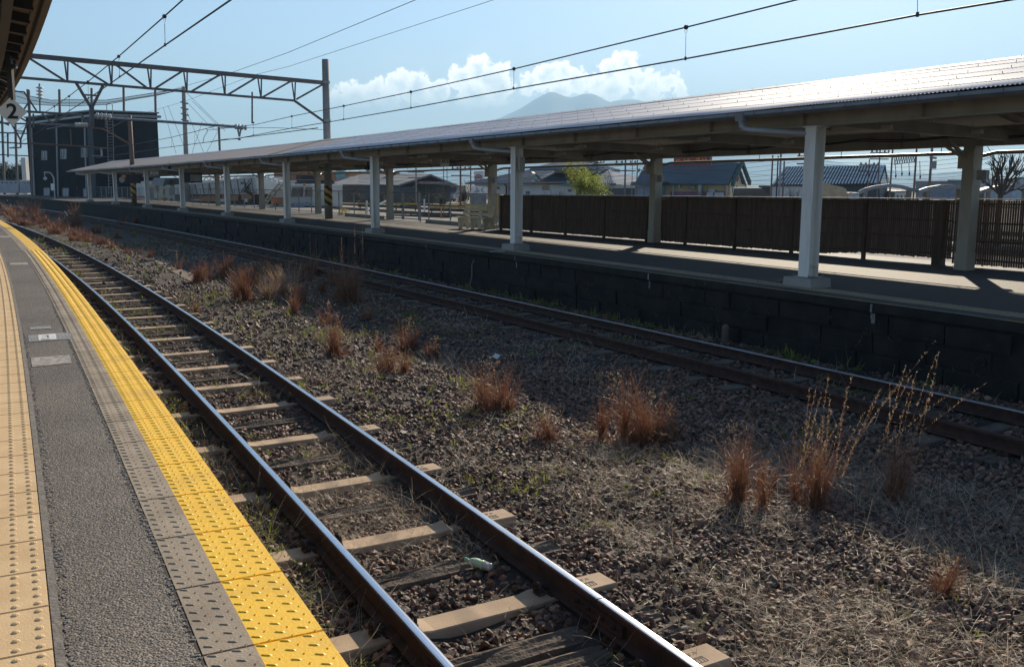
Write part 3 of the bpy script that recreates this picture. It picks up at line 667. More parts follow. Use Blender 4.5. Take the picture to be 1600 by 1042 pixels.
# low herbs: green-yellow leaves and brown moss tufts
def herbs(spec, name, m, hmin, hmax, leaf, up):
    parts = []
    for (x, y, k, h) in spec:
        n = len(x); X = np.repeat(x, k)+rng.normal(0, .028, n*k)*np.repeat(h, k)/.07; Y = np.repeat(y, k)+rng.normal(0, .028, n*k)*np.repeat(h, k)/.07
        L = np.repeat(h, k)*rng.uniform(.5, 1.2, n*k); Z = np.repeat(gz(x, y), k)+rng.uniform(0, .5, n*k)*L
        parts.append(blades(X, Y, Z, L, leaf*np.repeat(h, k)*rng.uniform(.6, 1.4, n*k), rng.uniform(0, 6.28, n*k), rng.normal(up, .4, n*k), rng.normal(.5, .4, n*k), 2))
    V, Fq = gather(parts); return struct(np_mesh(name, V, Fq, m), 'stuff')
spec, spec2 = [], []
for (n, r0, r1, h0) in ((5200, 4.3, 11, .05), (11000, 11, 24, .07), (8000, 24, 60, .13)):
    x, y = wedge(n, r0, r1, -.72, .55); sN, oN, sF, oF = fields(x, y); f1 = fbm(x, y, .8, 21.0); f3 = fbm(x, y, 2.2, 33.0)
    base = (oN > -1.55) & (oF < 1.25) & (np.abs(np.abs(oN)-.566) > .09) & (np.abs(oF) > .1) & (np.abs(oF+1.132) > .1)
    p = np.clip(f1*1.3+.4*f3-.22, 0, 1); p = np.where(oF > -1.7, p*.5, p); p = np.where((np.abs(oN) < .5) & (sN < 9), p*.35, p)
    p = np.where((oN > .9) & (oN < 3.0) & (sN > 7) & (sN < 19), p*1.9+.10, p); p = np.where(oN < -.75, np.clip(p*1.6+.22, 0, 1), p); p = np.where((oN > 2.0) & (sN < 7.5), p*.3, p); p = np.where(sN > 17, np.clip(p*1.3+.05, 0, 1), p)
    u = rng.random(n); ok = base & (u < p*.95)
    spec.append((x[ok], y[ok], 7, h0*rng.uniform(.5, 1.6, ok.sum()))); ok2 = base & (u > 1-np.clip(p*1.2+.04, 0, .9))
    spec2.append((x[ok2], y[ok2], 12, h0*rng.uniform(.6, 1.7, ok2.sum())))
herbs(spec, 'green_weeds', M['weed'], 0, 0, .26, .75); herbs(spec2, 'brown_herbs', M['moss'], 0, 0, .10, .7)
# spindly herbs in the gap under the platform edge
x, y = [], []
for k in range(90):
    p = NC.p(rng.uniform(4.2, 13), rng.uniform(-1.5, -.85)); x.append(p.x); y.append(p.y)
x, y = np.array(x), np.array(y); h = rng.uniform(.10, .30, 90)
Z = gz(x, y); pr = [blades(np.repeat(x, 5)+rng.normal(0, .03, 450), np.repeat(y, 5)+rng.normal(0, .03, 450), np.repeat(Z, 5), np.repeat(h, 5)*rng.uniform(.6, 1.2, 450), np.full(450, .004), rng.uniform(0, 6.28, 450), rng.normal(.3, .2, 450), rng.normal(.3, .3, 450), 4)]
n = 90*34; X = np.repeat(x, 34)+rng.normal(0, .06, n); Y = np.repeat(y, 34)+rng.normal(0, .06, n)
pr.append(blades(X, Y, np.repeat(Z, 34)+rng.uniform(.02, 1, n)*np.repeat(h, 34), rng.uniform(.015, .04, n), np.full(n, .012), rng.uniform(0, 6.28, n), rng.normal(.9, .4, n), rng.normal(.4, .3, n), 2))
V, Fq = gather(pr); struct(np_mesh('platform_side_herbs', V, Fq, M['weed']), 'stuff')
# moss and weeds growing on the dark far wall's foot
x, y = [], []
for k in range(130):
    p = FC.p(rng.uniform(9, 40), rng.uniform(.75, 1.3)); x.append(p.x); y.append(p.y)
# herbs rooted in the wall's cracks
n = 150; t = np.concatenate([rng.uniform(9, 24, 110), rng.uniform(24, 45, 40)]); X, Y = FC.pn(t, np.full(n, 1.30)); Zw = rng.uniform(-1.05, ZF-.1, n); k = 9
pr = [blades(np.repeat(X, k)+rng.normal(0, .05, n*k), np.repeat(Y, k)+rng.normal(0, .03, n*k), np.repeat(Zw, k)+rng.normal(0, .02, n*k), rng.uniform(.03, .11, n*k), np.full(n*k, .02), rng.normal(-2.6, .8, n*k), rng.normal(1.0, .5, n*k), rng.normal(.6, .4, n*k), 2)]
Vw, Fw = gather(pr); struct(np_mesh('wall_plants', Vw, Fw, M['moss']), 'stuff')
herbs([(np.array(x), np.array(y), 10, rng.uniform(.05, .16, 130))], 'wall_foot_weeds', M['weed'], 0, 0, .2, .6)

# ================================================================== dry grass clumps, each a plant of its own
def clump(px, py, hpx, wpx, label, tone=0, n=170, lean=(0, 0), plumes=0, wide=.0, plen=1.0):
    n = int(n*1.9); p = gp(px, py, ZG+.01); k = p.y/F/cp; h = hpx*k*1.14; w = max(wpx*k*.5, .03)
    nt_ = max(2, int(w/.05)); tx = rng.normal(0, .5, nt_)*w; ty = rng.normal(0, .4, nt_)*w; th_ = rng.uniform(.55, 1.05, nt_); th_[0] = 1.05; tl = rng.uniform(0, .22, nt_)+wide*.5; ta = rng.uniform(0, 6.28, nt_)   # several tufts, each with its own height and tilt
    i_ = rng.integers(0, nt_, n); rr = np.abs(rng.normal(0, .022, n))*max(1, p.y/14); a = rng.uniform(0, 6.28, n); x = tx[i_]+rr*np.cos(a); y = ty[i_]+rr*np.sin(a)
    L = h*th_[i_]*np.clip(rng.beta(3, 1.6, n)*1.15, .25, 1.15)
    az_b = np.where(rng.random(n) < .6, ta[i_]+rng.normal(0, .7, n), a); ln = np.clip(tl[i_]*.6+np.abs(rng.normal(0, .12, n)), 0, 1.2)+wide*.4*rng.random(n)
    wd = max(.0040, p.y*.00050)
    pr = [blades(x, y, np.full(n, -.03), L, wd*rng.uniform(.6, 1.3, n), az_b, ln, np.where(rng.random(n) < .3, rng.uniform(.8, 2.4, n), np.abs(rng.normal(.25, .3, n))), 6)]
    m = n//2; r = np.abs(rng.normal(0, .8, m))*w; a = rng.uniform(0, 6.28, m)              # fallen skirt
    pr.append(blades(r*np.cos(a), r*np.sin(a), np.full(m, 0.0), h*rng.uniform(.2, .5, m), np.full(m, wd), a, rng.normal(1.0, .3, m), rng.normal(.6, .4, m), 3))
    nb_ = sum(len(f_) for v, f_ in pr); k_ = n//2 if p.y < 20 else 2; r = np.abs(rng.normal(0, .6, k_))*w; a = rng.uniform(0, 6.28, k_)    # pale husks caught in the tips
    pr.append(blades(r*np.cos(a), r*np.sin(a), h*rng.uniform(.25, 1.0, k_), rng.uniform(.012, .03, k_)*max(1, p.y/12), np.full(k_, wd*1.5), rng.uniform(0, 6.28, k_), rng.normal(.9, .5, k_), rng.normal(.3, .3, k_), 1))
    V, Fq = gather(pr); mi = [0]*nb_+[1]*(len(Fq)-nb_)
    if plumes:
        st = []
        for q in range(plumes):
            gq = lean[:2] if q % 2 == 0 or len(lean) < 4 else lean[2:]; a0 = gq[0]+rng.normal(0, gq[1]); L0 = h*rng.uniform(.75, 1.2)*1.2*plen*(1+.35*(a0 > .45)); tilt = abs(rng.normal(.1, .1)) if not lean[1] else abs(a0)
            dx = math.sin(a0); segs = 9; pts = [np.array([rng.normal(0, w*.6), rng.normal(0, w*.35), 0])]
            for s in range(segs):
                tt = a0*(.75+.45*s/segs); pts.append(pts[-1]+np.array([math.sin(tt), rng.normal(0, .05), math.cos(tt)])*L0/segs)
            pts = np.array(pts)
            for s in range(segs):
                d = pts[s+1]-pts[s]; Ls = np.linalg.norm(d); az_ = math.atan2(d[1], d[0]); le = math.acos(max(-1, min(1, d[2]/Ls)))
                v, f_ = blades(np.array([pts[s][0]]), np.array([pts[s][1]]), np.array([pts[s][2]]), np.array([Ls]), np.array([wd*1.5*(1.1-.06*s)]), np.array([az_]), np.array([le]), np.array([0.]), 1); st.append((v, f_, 0))
                if s >= 2:
                    c_ = 9; b0 = pts[s]+np.outer(rng.random(c_), d)
                    v, f_ = blades(b0[:, 0], b0[:, 1], b0[:, 2], rng.uniform(.012, .032, c_), np.full(c_, .008), rng.uniform(0, 6.28, c_), rng.normal(.7, .3, c_), rng.normal(.3, .3, c_), 2); st.append((v, f_, 1))
        nb = len(V); Vs = [V]; Fs = [Fq]
        for v, f_, mm in st: Vs.append(v); Fs.append(f_+nb); nb += len(v); mi += [mm]*len(f_)
        V = np.concatenate(Vs); Fq = np.concatenate(Fs)
    o = np_mesh('dry_grass_clump', V, Fq, [M['reed'] if tone == 0 else M['pale_reed'] if tone == 2 else M['reed'], M['seed']], mi)
    o.location = p; tag(o, label, 'grass clump', 'dry red grass clumps between the tracks'); return o
clump(1142, 787, 118, 84, 'dense red-brown grass clump right of the wide clump, in front at right of centre', n=300)
clump(1272, 790, 120, 78, 'big grass clump at right with tall seed stalks, many leaning far right', n=230, plumes=17, lean=(.10, .12, .62, .26), plen=1.2)
clump(1398, 780, 120, 70, 'darker grass clump at right with few seed stalks, rightmost of the big ones', n=130, plumes=9, lean=(.22, .14), plen=1.3)
clump(1475, 927, 66, 54, 'small lone dry tuft at bottom right on the open stones', n=150, wide=.3)
clump(762, 637, 72, 78, 'ragged red grass clump in the centre at the edge of the shade', n=320, wide=.35)
clump(858, 688, 50, 62, 'low red clump between the centre clump and the tall wide clump', n=190, wide=.3)
clump(958, 690, 100, 70, 'tall upright dense clump, left part of the wide group right of centre', n=310)
clump(1015, 692, 72, 56, 'mid-height red clump joined to the right side of the tall dense one', n=240)
clump(1045, 690, 54, 30, 'thin low clump at the right end of the wide group', n=110)
clump(1198, 768, 46, 24, 'little tuft between the dense red clump and the stalky one', n=60)
clump(612, 582, 52, 42, 'leafy reddish clump left of the centre clump beside the sunlit weeds', n=220, wide=.25)
clump(640, 545, 46, 30, 'dim reddish clump behind it in the shade edge, left of centre', n=110, wide=.2)
clump(680, 560, 30, 24, 'short lone tuft in the shade left of the white scrap', n=80)
clump(590, 548, 28, 22, 'faint small tuft just left of the dim shade-edge clump', n=60)
clump(527, 554, 58, 30, 'slim red clump standing over yellow-green weeds left of centre', n=150)
clump(514, 506, 32, 16, 'slim short tuft behind the slim clump left of centre', n=50)
clump(308, 442, 32, 26, 'compact dark red clump beside the pale trough lids', n=150)
clump(333, 436, 28, 16, 'thin tuft right of the compact clump by the trough lids', n=50)
clump(348, 434, 36, 22, 'thin taller tuft just right of the compact clump pair', n=70, plumes=2)
clump(385, 470, 52, 38, 'bushy red clump with grey tops, left one of the middle bunch', n=260)
clump(418, 468, 44, 30, 'greyish clump in the middle of the left bunch', tone=2, n=150, wide=.3)
clump(448, 458, 52, 44, 'feathery pale clump with drooping tops in the left bunch', tone=2, n=220, wide=.45)
clump(455, 490, 42, 15, 'narrow red tuft in front of the feathery clump', n=80)
clump(492, 432, 44, 28, 'shaded upright tuft whose tips reach the far rail, left of two', n=90, plumes=4)
clump(547, 474, 76, 30, 'tall dark red tuft in front of the far rail, right of two', n=150, plumes=3)
clump(302, 492, 28, 14, 'tiny dark tuft beside the near rail at left', n=50)
clump(122, 354, 40, 13, 'lone upright tuft far left against the dark wall', n=50, plumes=2)
clump(276, 421, 24, 10, 'pair of bare stalks in the shade far left', n=20, plumes=2)
FARC = [(12, 336, 20, 26), (30, 340, 22, 28), (48, 336, 26, 24), (22, 348, 18, 24), (92, 362, 20, 34), (112, 368, 18, 30), (60, 345, 20, 24), (70, 349, 14, 26), (132, 372, 14, 20), (195, 352, 16, 16), (210, 350, 14, 12), (146, 378, 12, 22), (100, 355, 18, 20), (45, 352, 12, 20)]
BUNCH = [(362, 424, 28, 24), (398, 446, 36, 24), (436, 444, 40, 26), (472, 474, 34, 24), (470, 440, 34, 30), (505, 458, 30, 20), (560, 452, 34, 16), (524, 446, 30, 20), (408, 428, 26, 22), (378, 446, 30, 18), (530, 470, 26, 22), (575, 500, 24, 20)]
for (a, b_, h, w) in BUNCH: clump(a, b_, h, w, 'thin reddish grass filling in among the taller tufts of the left-centre bunch', n=80, wide=.2)
FARC += [(160, 382, 16, 26), (178, 388, 14, 24), (120, 376, 16, 26), (85, 366, 16, 24), (205, 396, 12, 24), (150, 364, 16, 22), (230, 402, 12, 22), (75, 356, 18, 30), (35, 352, 16, 26), (108, 352, 20, 22), (185, 372, 12, 22)]
for (a, b_, h, w) in FARC: clump(a, b_, h, w, 'reddish dry tuft in the far thicket at left where the track bends', n=90, wide=.25)

# ================================================================== litter
p = gp(748, 880, ZG+.075); ax = Vector((.82, -.55, -.05)).normalized()
t = thing('plastic_bottle', 'clear crumpled drink bottle with green label and cap lying between the near rails', 'bottle', p)
m_pet = bpy.data.materials.new('clear_pet'); m_pet.use_nodes = True; pb = m_pet.node_tree.nodes['Principled BSDF']
pb.inputs['Base Color'].default_value = (.86, .93, .90, 1); pb.inputs['Roughness'].default_value = .12; pb.inputs['Transmission Weight'].default_value = .55; pb.inputs['IOR'].default_value = 1.2
b = MB(); b.lathe(p-ax*.105, [(.012, .0), (.013, .03), (.026, .05), (.031, .07), (.031, .10), (.029, .115), (.031, .135), (.031, .165), (.028, .19), (.030, .205), (.022, .213), (.001, .214)], 14, ax); b.build('body', m_pet, t, True)
b = MB(); b.lathe(p-ax*.105, [(.0316, .072), (.0322, .085), (.0318, .10), (.0298, .115), (.0320, .135), (.0322, .15)], 14, ax); b.build('label', mat('green_label', (.42, .66, .52), (.62, .70, .30), .4, scale=26), t, True)
b = MB(); b.lathe(p-ax*.105, [(.001, -.012), (.014, -.012), (.0145, -.009), (.0145, .006), (.001, .007)], 14, ax); b.build('cap', mat('cap', (.22, .58, .40), rough=.4), t)
b = MB(); b.lathe(p-ax*.105+Vector((0, 0, -.006)), [(.001, .16), (.024, .163), (.023, .19), (.020, .205), (.001, .206)], 10, ax); b.build('tea', mat('tea', (.42, .22, .06), rough=.2), t)
p = gp(775, 560, ZG+.06); b = MB(); b.add([p+Vector(v) for v in ((-.06, 0, .02), (.02, -.03, .0), (.07, .01, .05), (-.01, .04, .07), (.0, .0, .035))], ((0, 1, 4), (1, 2, 4), (2, 3, 4), (3, 0, 4))); tag(b.build('paper_scrap', M['white']), 'crumpled white scrap on the shaded stones in the middle', 'litter')
for (px, py, s_, lab) in ((226, 559, .09, 'big pale stone lump beside the yellow platform edge'), (232, 579, .11, 'flat whitish rubble piece below the pale lump by the yellow edge')):
    p = gp(px, py, ZG+.06); v = shapes[3]*s_; b = MB(); b.add([p+Vector(a) for a in v], [tuple(f_) for f_ in ico_f]); tag(b.build('pale_stone', M['concrete']), lab, 'stone')
p = gp(272, 393, ZG+.05); b = MB(); b.tube([p+Vector((-.28, .1, .08)), p+Vector((-.1, 0, .04)), p+Vector((.28, -.12, .02))], .02, 5); b.tube([p+Vector((-.22, -.2, .02)), p+Vector((.05, -.1, .03)), p+Vector((.2, -.12, .03))], .018, 5); tag(b.build('broken_branch', mat('pale_wood', (.45, .36, .24))), 'pale broken branch lying in the shade at left between the tracks', 'branch')
# stickers on the asphalt
def sticker(quad, label, m, marks):
    c = [gp(a, b_, .0045) for a, b_ in quad]; o_ = sum(c, Vector())/4; t = thing('floor_sticker', label, 'sticker', o_, group='worn stickers on the platform asphalt')
    b = MB(); b.add(c, ((0, 1, 2, 3),)); b.build('sheet', m, t)
    def uvp(u, v): return c[0].lerp(c[1], u).lerp(c[3].lerp(c[2], u), v)+Vector((0, 0, .003))
    for nm, mm, rects in marks:
        b = MB()
        for (u0, v0, u1, v1) in rects: b.quad(uvp(u0, v0), uvp(u1, v0), uvp(u1, v1), uvp(u0, v1))
        b.build(nm, mm, t)
m_tape = mat('grey_tape', (.30, .31, .32), (.20, .20, .20), .6, scale=30); m_worn = mat('worn_sheet', (.40, .37, .33), (.20, .185, .17), .8, scale=22, lo=.42, hi=.56); m_ink = mat('print_grey', (.20, .19, .18), rough=.7)
pw = [(.06+.085*k, .2+.3*(k % 2), .115+.085*k, .3+.3*(k % 2)) for k in range(10)]
sticker([(48, 559), (109, 554), (112, 567), (50, 573)], 'worn pale rectangular sheet on the asphalt, nearest of the stickers', m_worn, [])
sticker([(44, 524), (112, 519), (115, 529), (45, 534)], 'taped white notice with red print on the asphalt, lying across the grey slabs', m_tape, [('notice', M['white'], [(.22, .06, .62, .94)]), ('print', M['red'], [(.31, .2, .34, .7), (.36, .2, .39, .5), (.41, .22, .46, .6)]), ('lettering', m_ink, [(.27, .72, .47, .82), (.52, .30, .58, .72), (.27, .86, .5, .9)]), ('tape_mark', M['concrete'], [(.06, .2, .1, .8), (.13, .3, .18, .6), (.68, .2, .72, .8), (.76, .25, .8, .7), (.85, .2, .88, .75), (.92, .25, .96, .7)])])
sticker([(47, 511), (79, 509), (80, 513), (46, 515)], 'small faded grey strip just behind the taped white notice', m_tape, [])
sticker([(15, 411), (43, 410), (44, 413.5), (15, 414)], 'pale strip across the asphalt farther along the platform', m_worn, [])
sticker([(0, 369), (15, 369), (17, 371), (0, 371)], 'farthest pale strip across the platform asphalt, by the left edge', m_worn, [])
# ================================================================== FAR PLATFORM CANOPY
dzs = lambda s: -.0061*(s-15)
def s_px(cv, of, px, lo=0., hi=125.):     # where along a curve a sight line of column px passes
    d = ray(px, 330); best = None
    for t in np.arange(lo, hi, .04):
        p = cv.p(t, of(t)); e = abs(p.x*d.y-p.y*d.x)/p.y
        if best is None or e < best[0]: best = (e, t)
    return best[1]
E_O, R_O, B_O = 1.45, 4.75, 8.05; E_Z, R_Z, B_Z = 2.715, 3.50, 2.72
cn = thing('platform_canopy', 'long gabled platform roof on cream columns over the far platform, silver then brown', 'canopy', FC.p(16.94, 2.1, ZF))
def corr(s0, s1, st, rows, name, m, amp, wave=.0646):
    S = np.arange(s0, s1+st/2, st); V = []
    for (o, z) in rows:
        X, Y = FC.pn(S, np.full(len(S), o)); Z = z+dzs(S)+amp*(1 if o < E_O+.05 else .5)*np.cos(2*np.pi*S/wave)+.004*np.sin(S*1.7+o*3)+.003*np.sin(S*.55+o)
        V.append(np.stack([X, Y, Z], 1))
    n = len(S); V = np.concatenate(V); i = (np.arange(len(rows)-1)[:, None]*n+np.arange(n-1)[None]).ravel()
    return np_mesh(name, V, np.stack([i, i+1, i+n+1, i+n], 1), m, smooth=False, parent=cn)
rows = []
nc = 5
for c in range(nc):
    a, d = c/nc, (c+1)/nc
    rows += [(E_O+(R_O-E_O)*a, E_Z+(R_Z-E_Z)*a+.007), (E_O+(R_O-E_O)*d, E_Z+(R_Z-E_Z)*d)]
SPL = 43.0
corr(3, SPL, .0646/4, rows, 'roof', M['roof_silver'], .0065)
corr(SPL+.02, 92, .30, [(E_O, E_Z), (R_O, R_Z)], 'old_roof', M['roof_brown'], 0)
corr(3, 92, .5, [(R_O, R_Z), (B_O, B_Z)], 'back_roof', M['roof_silver'], 0)
b = MB(); 
for c in range(0, nc+1):
    o = E_O+(R_O-E_O)*c/nc; z = E_Z+(R_Z-E_Z)*c/nc
    for s in np.arange(3+.33*(c % 2), SPL, .66):
        s += rng.uniform(-.04, .04)
        if c == 0: continue
        p = FC.p(s, o-.03, z+dzs(s)+.022); b.box(p, (.008, .008, .028), FC.h(s))
b.build('roof_bolts', M['steel'], cn)
b = MB(); b.sweep(FC, [(R_O-.16, R_Z-.025), (R_O, R_Z+.03), (R_O+.16, R_Z-.025), (R_O, R_Z-.0)], sr(3, 92, 1.0), zf=dzs); b.build('ridge_cap', M['roof_silver'], cn)
b = MB(); b.sweep(FC, [(E_O+.04, E_Z-.045), (R_O, R_Z-.07), (B_O-.04, B_Z-.05), (B_O-.04, B_Z-.065), (R_O, R_Z-.085), (E_O+.04, E_Z-.06)], sr(3, 92, 1.0), zf=dzs); b.build('ceiling', M['ceil'], cn)
b = MB(); b.sweep(FC, [(E_O-.10, E_Z-.03), (E_O-.11, E_Z-.08), (E_O-.06, E_Z-.125), (E_O-.01, E_Z-.08), (E_O, E_Z-.03), (E_O-.012, E_Z-.03), (E_O-.025, E_Z-.075), (E_O-.06, E_Z-.105), (E_O-.095, E_Z-.075), (E_O-.09, E_Z-.03)], sr(3, 92, .6), zf=dzs)
for s in np.arange(3.3, 60, .62):
    q = [(E_O-.116, E_Z-.03), (E_O-.124, E_Z-.085), (E_O-.06, E_Z-.137), (E_O+.005, E_Z-.085), (E_O+.02, E_Z-.03)]
    b.sweep(FC, q, [s, s+.022], zf=dzs)
b.build('gutter', M['gutter'], cn)
b = MB(); b.sweep(FC, [(B_O, B_Z-.03), (B_O+.10, B_Z-.03), (B_O+.07, B_Z-.12), (B_O+.02, B_Z-.12)], sr(3, 92, 1.0), zf=dzs); b.build('back_gutter', M['gutter'], cn)
def girder(o, z0, z1, name, fl=.2):
    b = MB(); w = fl/2
    b.sweep(FC, [(o-w, z0), (o+w, z0), (o+w, z0+.014), (o+.006, z0+.014), (o+.006, z1-.014), (o+w, z1-.014), (o+w, z1), (o-w, z1), (o-w, z1-.014), (o-.006, z1-.014), (o-.006, z0+.014), (o-w, z0+.014)], sr(3, 92, 1.0), zf=dzs)
    for s in np.arange(3.7, 60, 2.24):
        for sd in (-1, 1): p = FC.p(s, o+sd*w*.5, (z0+z1)/2+dzs(s)); b.box(p, (w*.92, .012, z1-z0-.03), FC.h(s))
    return b.build(name, M['cream'], cn)
girder(2.10, 2.44, 2.80, 'front_girder'); girder(7.3, 2.27, 2.64, 'back_girder')
for k, s in enumerate(np.arange(7.7, 90, 4.62)):                                # cross beams, purlins
    b = MB(); z = dzs(s); b.bar(FC.p(s, 2.2, 2.56+z), FC.p(s, 7.2, 2.44+z), .10, .20); b.bar(FC.p(s, 1.6, 2.66+z), FC.p(s, R_O, R_Z-.2+z), .07, .12); b.bar(FC.p(s, R_O, R_Z-.2+z), FC.p(s, 7.9, 2.62+z), .07, .12); b.build('cross_beam', M['cream'], cn)
for o in (2.9, 3.8, R_O, 5.7, 6.6):
    z = R_Z-abs(o-R_O)*(R_Z-E_Z)/(R_O-E_O)-.125; b = MB(); b.sweep(FC, [(o-.03, z-.05), (o+.03, z-.05), (o+.03, z+.04), (o-.03, z+.04)], sr(3, 92, 1.5), zf=dzs); b.build('purlin', M['cream'], cn)
def hcol(s, o, w, zt, ped, nm='column'):
    b = MB(); p = FC.p(s, o); h = FC.h(s); z0 = ZF+(.15 if ped else 0); f = .016; T = Matrix.Translation((p.x, p.y, 0)) @ Matrix.Rotation(h, 4, 'Z'); H = zt-z0; zc = (zt+z0)/2
    for sd in (-1, 1): b.boxm(T @ Matrix.Translation((sd*(w/2-f/2), 0, zc)), f, w, H)
    b.boxm(T @ Matrix.Translation((0, 0, zc)), w-2*f, .012, H)
    for sd in (-1, 1): b.boxm(T @ Matrix.Translation((0, sd*(w*.42), z0+.18)), w+.012, .01, .36) if nm == 'column' and ped is None else None
    c = b.build(nm, M['column'], cn)
    b = MB(); b.boxm(T @ Matrix.Translation((0, 0, z0+.20)), w+.006, w+.006, .012); b.boxm(T @ Matrix.Translation((0, 0, zt-.012)), w+.06, w+.08, .02)
    b.build('base_plate', M['column'], c)
    b = MB()
    for sx in (-1, 1):
        for sy in (-1, 1): q = T @ Vector((sx*(w/2+.05), sy*(w/2+.05), z0)); b.lathe(q, [(.018, 0), (.018, .02), (.009, .022), (.009, .05), (.001, .052)], 6)
    b.boxm(T @ Matrix.Translation((0, 0, z0+.006)), w+.16, w+.16, .012); b.build('anchor_plate', M['gutter'], c)
    b = MB(); b.tube([T @ Vector((w/2+.02, -w*.3, z0+.9)), T @ Vector((w/2+.02, -w*.3, zt-.05)), T @ Vector((w/2+.10, -w*.3, zt+.08))], .013, 6); b.build('cable_pipe', M['pvc'], c)
    if ped:
        b = MB(); b.boxm(T @ Matrix.Translation((-.02, 0, ZF+.07)), .46, .62, .16, t=.97); b.build('plinth', M['concrete'], c)
    return c
front_s = [7.6, 16.94, 26.48, 35.5, 44.44, 53.04, 61.56, 69.92, 78.9, 87.5]
back_s = [8.2, 17.75, 27.5, 36.8, 45.8, 54.6, 63.6, 72.4, 81.0]
for k, s in enumerate(front_s):
    c = hcol(s, 2.10, .225, 2.44+dzs(s), True); z = dzs(s); so_ = s+.95
    b = MB(); q = FC.p(so_, E_O-.06, 2.60+z); b.box(q, (.14, .17, .13), FC.h(s), t=1.12); b.build('gutter_outlet', M['gutter'], cn)
    b = MB(); b.tube([q+Vector((0, 0, -.06)), q+Vector((0, 0, -.14)), FC.p(so_-.03, E_O-.03, 2.42+z), FC.p(so_-.10, E_O+.04, 2.40+z), FC.p(s+.13, 2.02, 2.33+z), FC.p(s+.06, 2.05, 2.27+z)], .048, 10); b.tube([q+Vector((0, 0, -.05)), q+Vector((0, 0, -.11))], .058, 10); b.build('drain_pipe', M['pvc'], cn, True)
for k, s in enumerate(back_s):
    z = dzs(s); b = MB(); p = FC.p(s, 7.3); h = FC.h(s); b.box((p.x, p.y, (2.27+z+ZF)/2), (.25, .25, 2.27+z-ZF), h); b.box((p.x, p.y, ZF+.17), (.27, .27, .35), h); c = b.build('back_column', M['cream'], cn)
    b = MB(); b.bar(FC.p(s+.10, 7.3, 2.0+z), FC.p(s+.62, 7.3, 2.30+z), .08, .05); b.bar(FC.p(s, 7.2, 1.98+z), FC.p(s, 6.5, 2.40+z), .07, .05); b.build('knee_brace', M['cream'], c)
    if k in (1, 2, 3):
        b = MB(); p = FC.p(s-.02, 7.12, 2.02+z); b.box(p, (.12, .34, .36), h); b.box(FC.p(s-.02, 7.05, 2.05+z), (.008, .03, .09), h); b.build('junction_box', M['cream'], c)
        b = MB(); p = FC.p(s-.30, 7.22, 1.72+z); b.box(p, (.10, .20, .19), h); b.build('switch_box', M['steel'], c)
s = front_s[2]; b = MB(); b.box(FC.p(s-.14, 2.14, 1.95), (.15, .12, .34), FC.h(s)); b.build('meter_box', M['cream'], cn)
b = MB()
for a, c in zip(back_s[:-1], back_s[1:]):                                      # conduit hung along the back, bent at each column
    za, zc = dzs(a), dzs(c); b.tube([FC.p(a, 7.42, 2.06+za), FC.p(a+.14, 7.5, 2.10+za), FC.p(a+.26, 7.62, 2.155+za), FC.p(a+.5, 7.7, 2.16+za), FC.p(c-.5, 7.7, 2.16+zc), FC.p(c-.26, 7.62, 2.155+zc), FC.p(c-.14, 7.5, 2.11+zc), FC.p(c, 7.42, 2.07+zc)], .038, 8)
    for t in np.linspace(a+1, c-1, 4): b.bar(FC.p(t, 7.7, 2.16+dzs(t)), FC.p(t, 7.7, 2.5+dzs(t)), .012)
b.build('conduit', M['gutter'], cn, True)
b = MB()
for dz_, o in ((0, 7.06), (-.03, 7.08)):
    t = np.arange(4, 88, .3); b.tube([FC.p(s, o, 2.49+dz_+dzs(s)-.055*abs(math.sin(s*1.4+dz_*9))+.02*math.sin(s*.7)) for s in t], .013, 5)
t = np.arange(4, 60, .3); b.tube([FC.p(s, 2.3, 2.50+dzs(s)-.03*abs(math.sin(s*1.1))) for s in t], .011, 5)
b.build('cable', M['wire'], cn)
for k, s in enumerate(np.arange(12.2, 62, 4.5)):
    for o in (3.6, 6.0):
        b = MB(); z = dzs(s); b.sweep(FC, [(o-.05, 2.43), (o+.05, 2.43), (o+.03, 2.50), (o-.03, 2.50)], [s, s+1.25], zf=dzs); b.bar(FC.p(s+.2, o, 2.5+z), FC.p(s+.2, o, 2.95+z), .015); b.bar(FC.p(s+1, o, 2.5+z), FC.p(s+1, o, 2.95+z), .015); lt = b.build('strip_light', M['white'], cn)

# hanging signs and boards under the canopy
def board(name, x0, y0, x1, y1, Y, m, label, cat, depth=.12, extra=None, rods=True):
    c = at((x0+x1)/2, (y0+y1)/2, Y); w = (x1-x0)/F*Y; h = (y1-y0)/F*Y; nrm = Vector((c.x, c.y, 0)).normalized()*-1; t = thing(name, label, cat, c)
    Mt = face_m(c, nrm); b = MB(); b.boxm(Mt, w, h, depth); b.build('panel', m, t)
    if rods:
        b = MB()
        for sd in (-.35, .35): p = Mt @ Vector((sd*w, h/2, 0)); b.bar(p, p+Vector((0, 0, .30)), .025)
        b.build('hanger', M['gutter'], t)
    return t, Mt, w, h
t, Mt, w, h = board('hanging_sign', 688.5, 246, 702, 260, 34.5, mat('sign_white', (.9, .9, .88), rough=.5), 'small white diamond platform sign with dark characters hanging under the far canopy', 'sign', .03)
text_obj('lettering', '\u65b02', h*.52, Mt @ Matrix.Translation((0, 0, .017)), M['black'], t)
t, Mt, w, h = board('display_board', 196, 274, 219, 286.5, 63, M['dark'], 'dark departure board hanging under the far end of the canopy', 'board', .25)
t, Mt, w, h = board('display_board', 263, 260, 281, 272, 56, mat('navy_board', (.03, .045, .08), rough=.4), 'dark blue board high under the canopy left of the monitor', 'board', .2)
t, Mt, w, h = board('monitor', 289, 270, 315, 285.5, 54, M['dark'], 'black boxed monitor with grey face hanging under the canopy', 'monitor', .4)
b = MB(); b.boxm(Mt @ Matrix.Translation((w*.14, -.02, .205)), w*.62, h*.66, .03); b.build('screen_back', mat('grey_panel', (.30, .28, .25)), t)
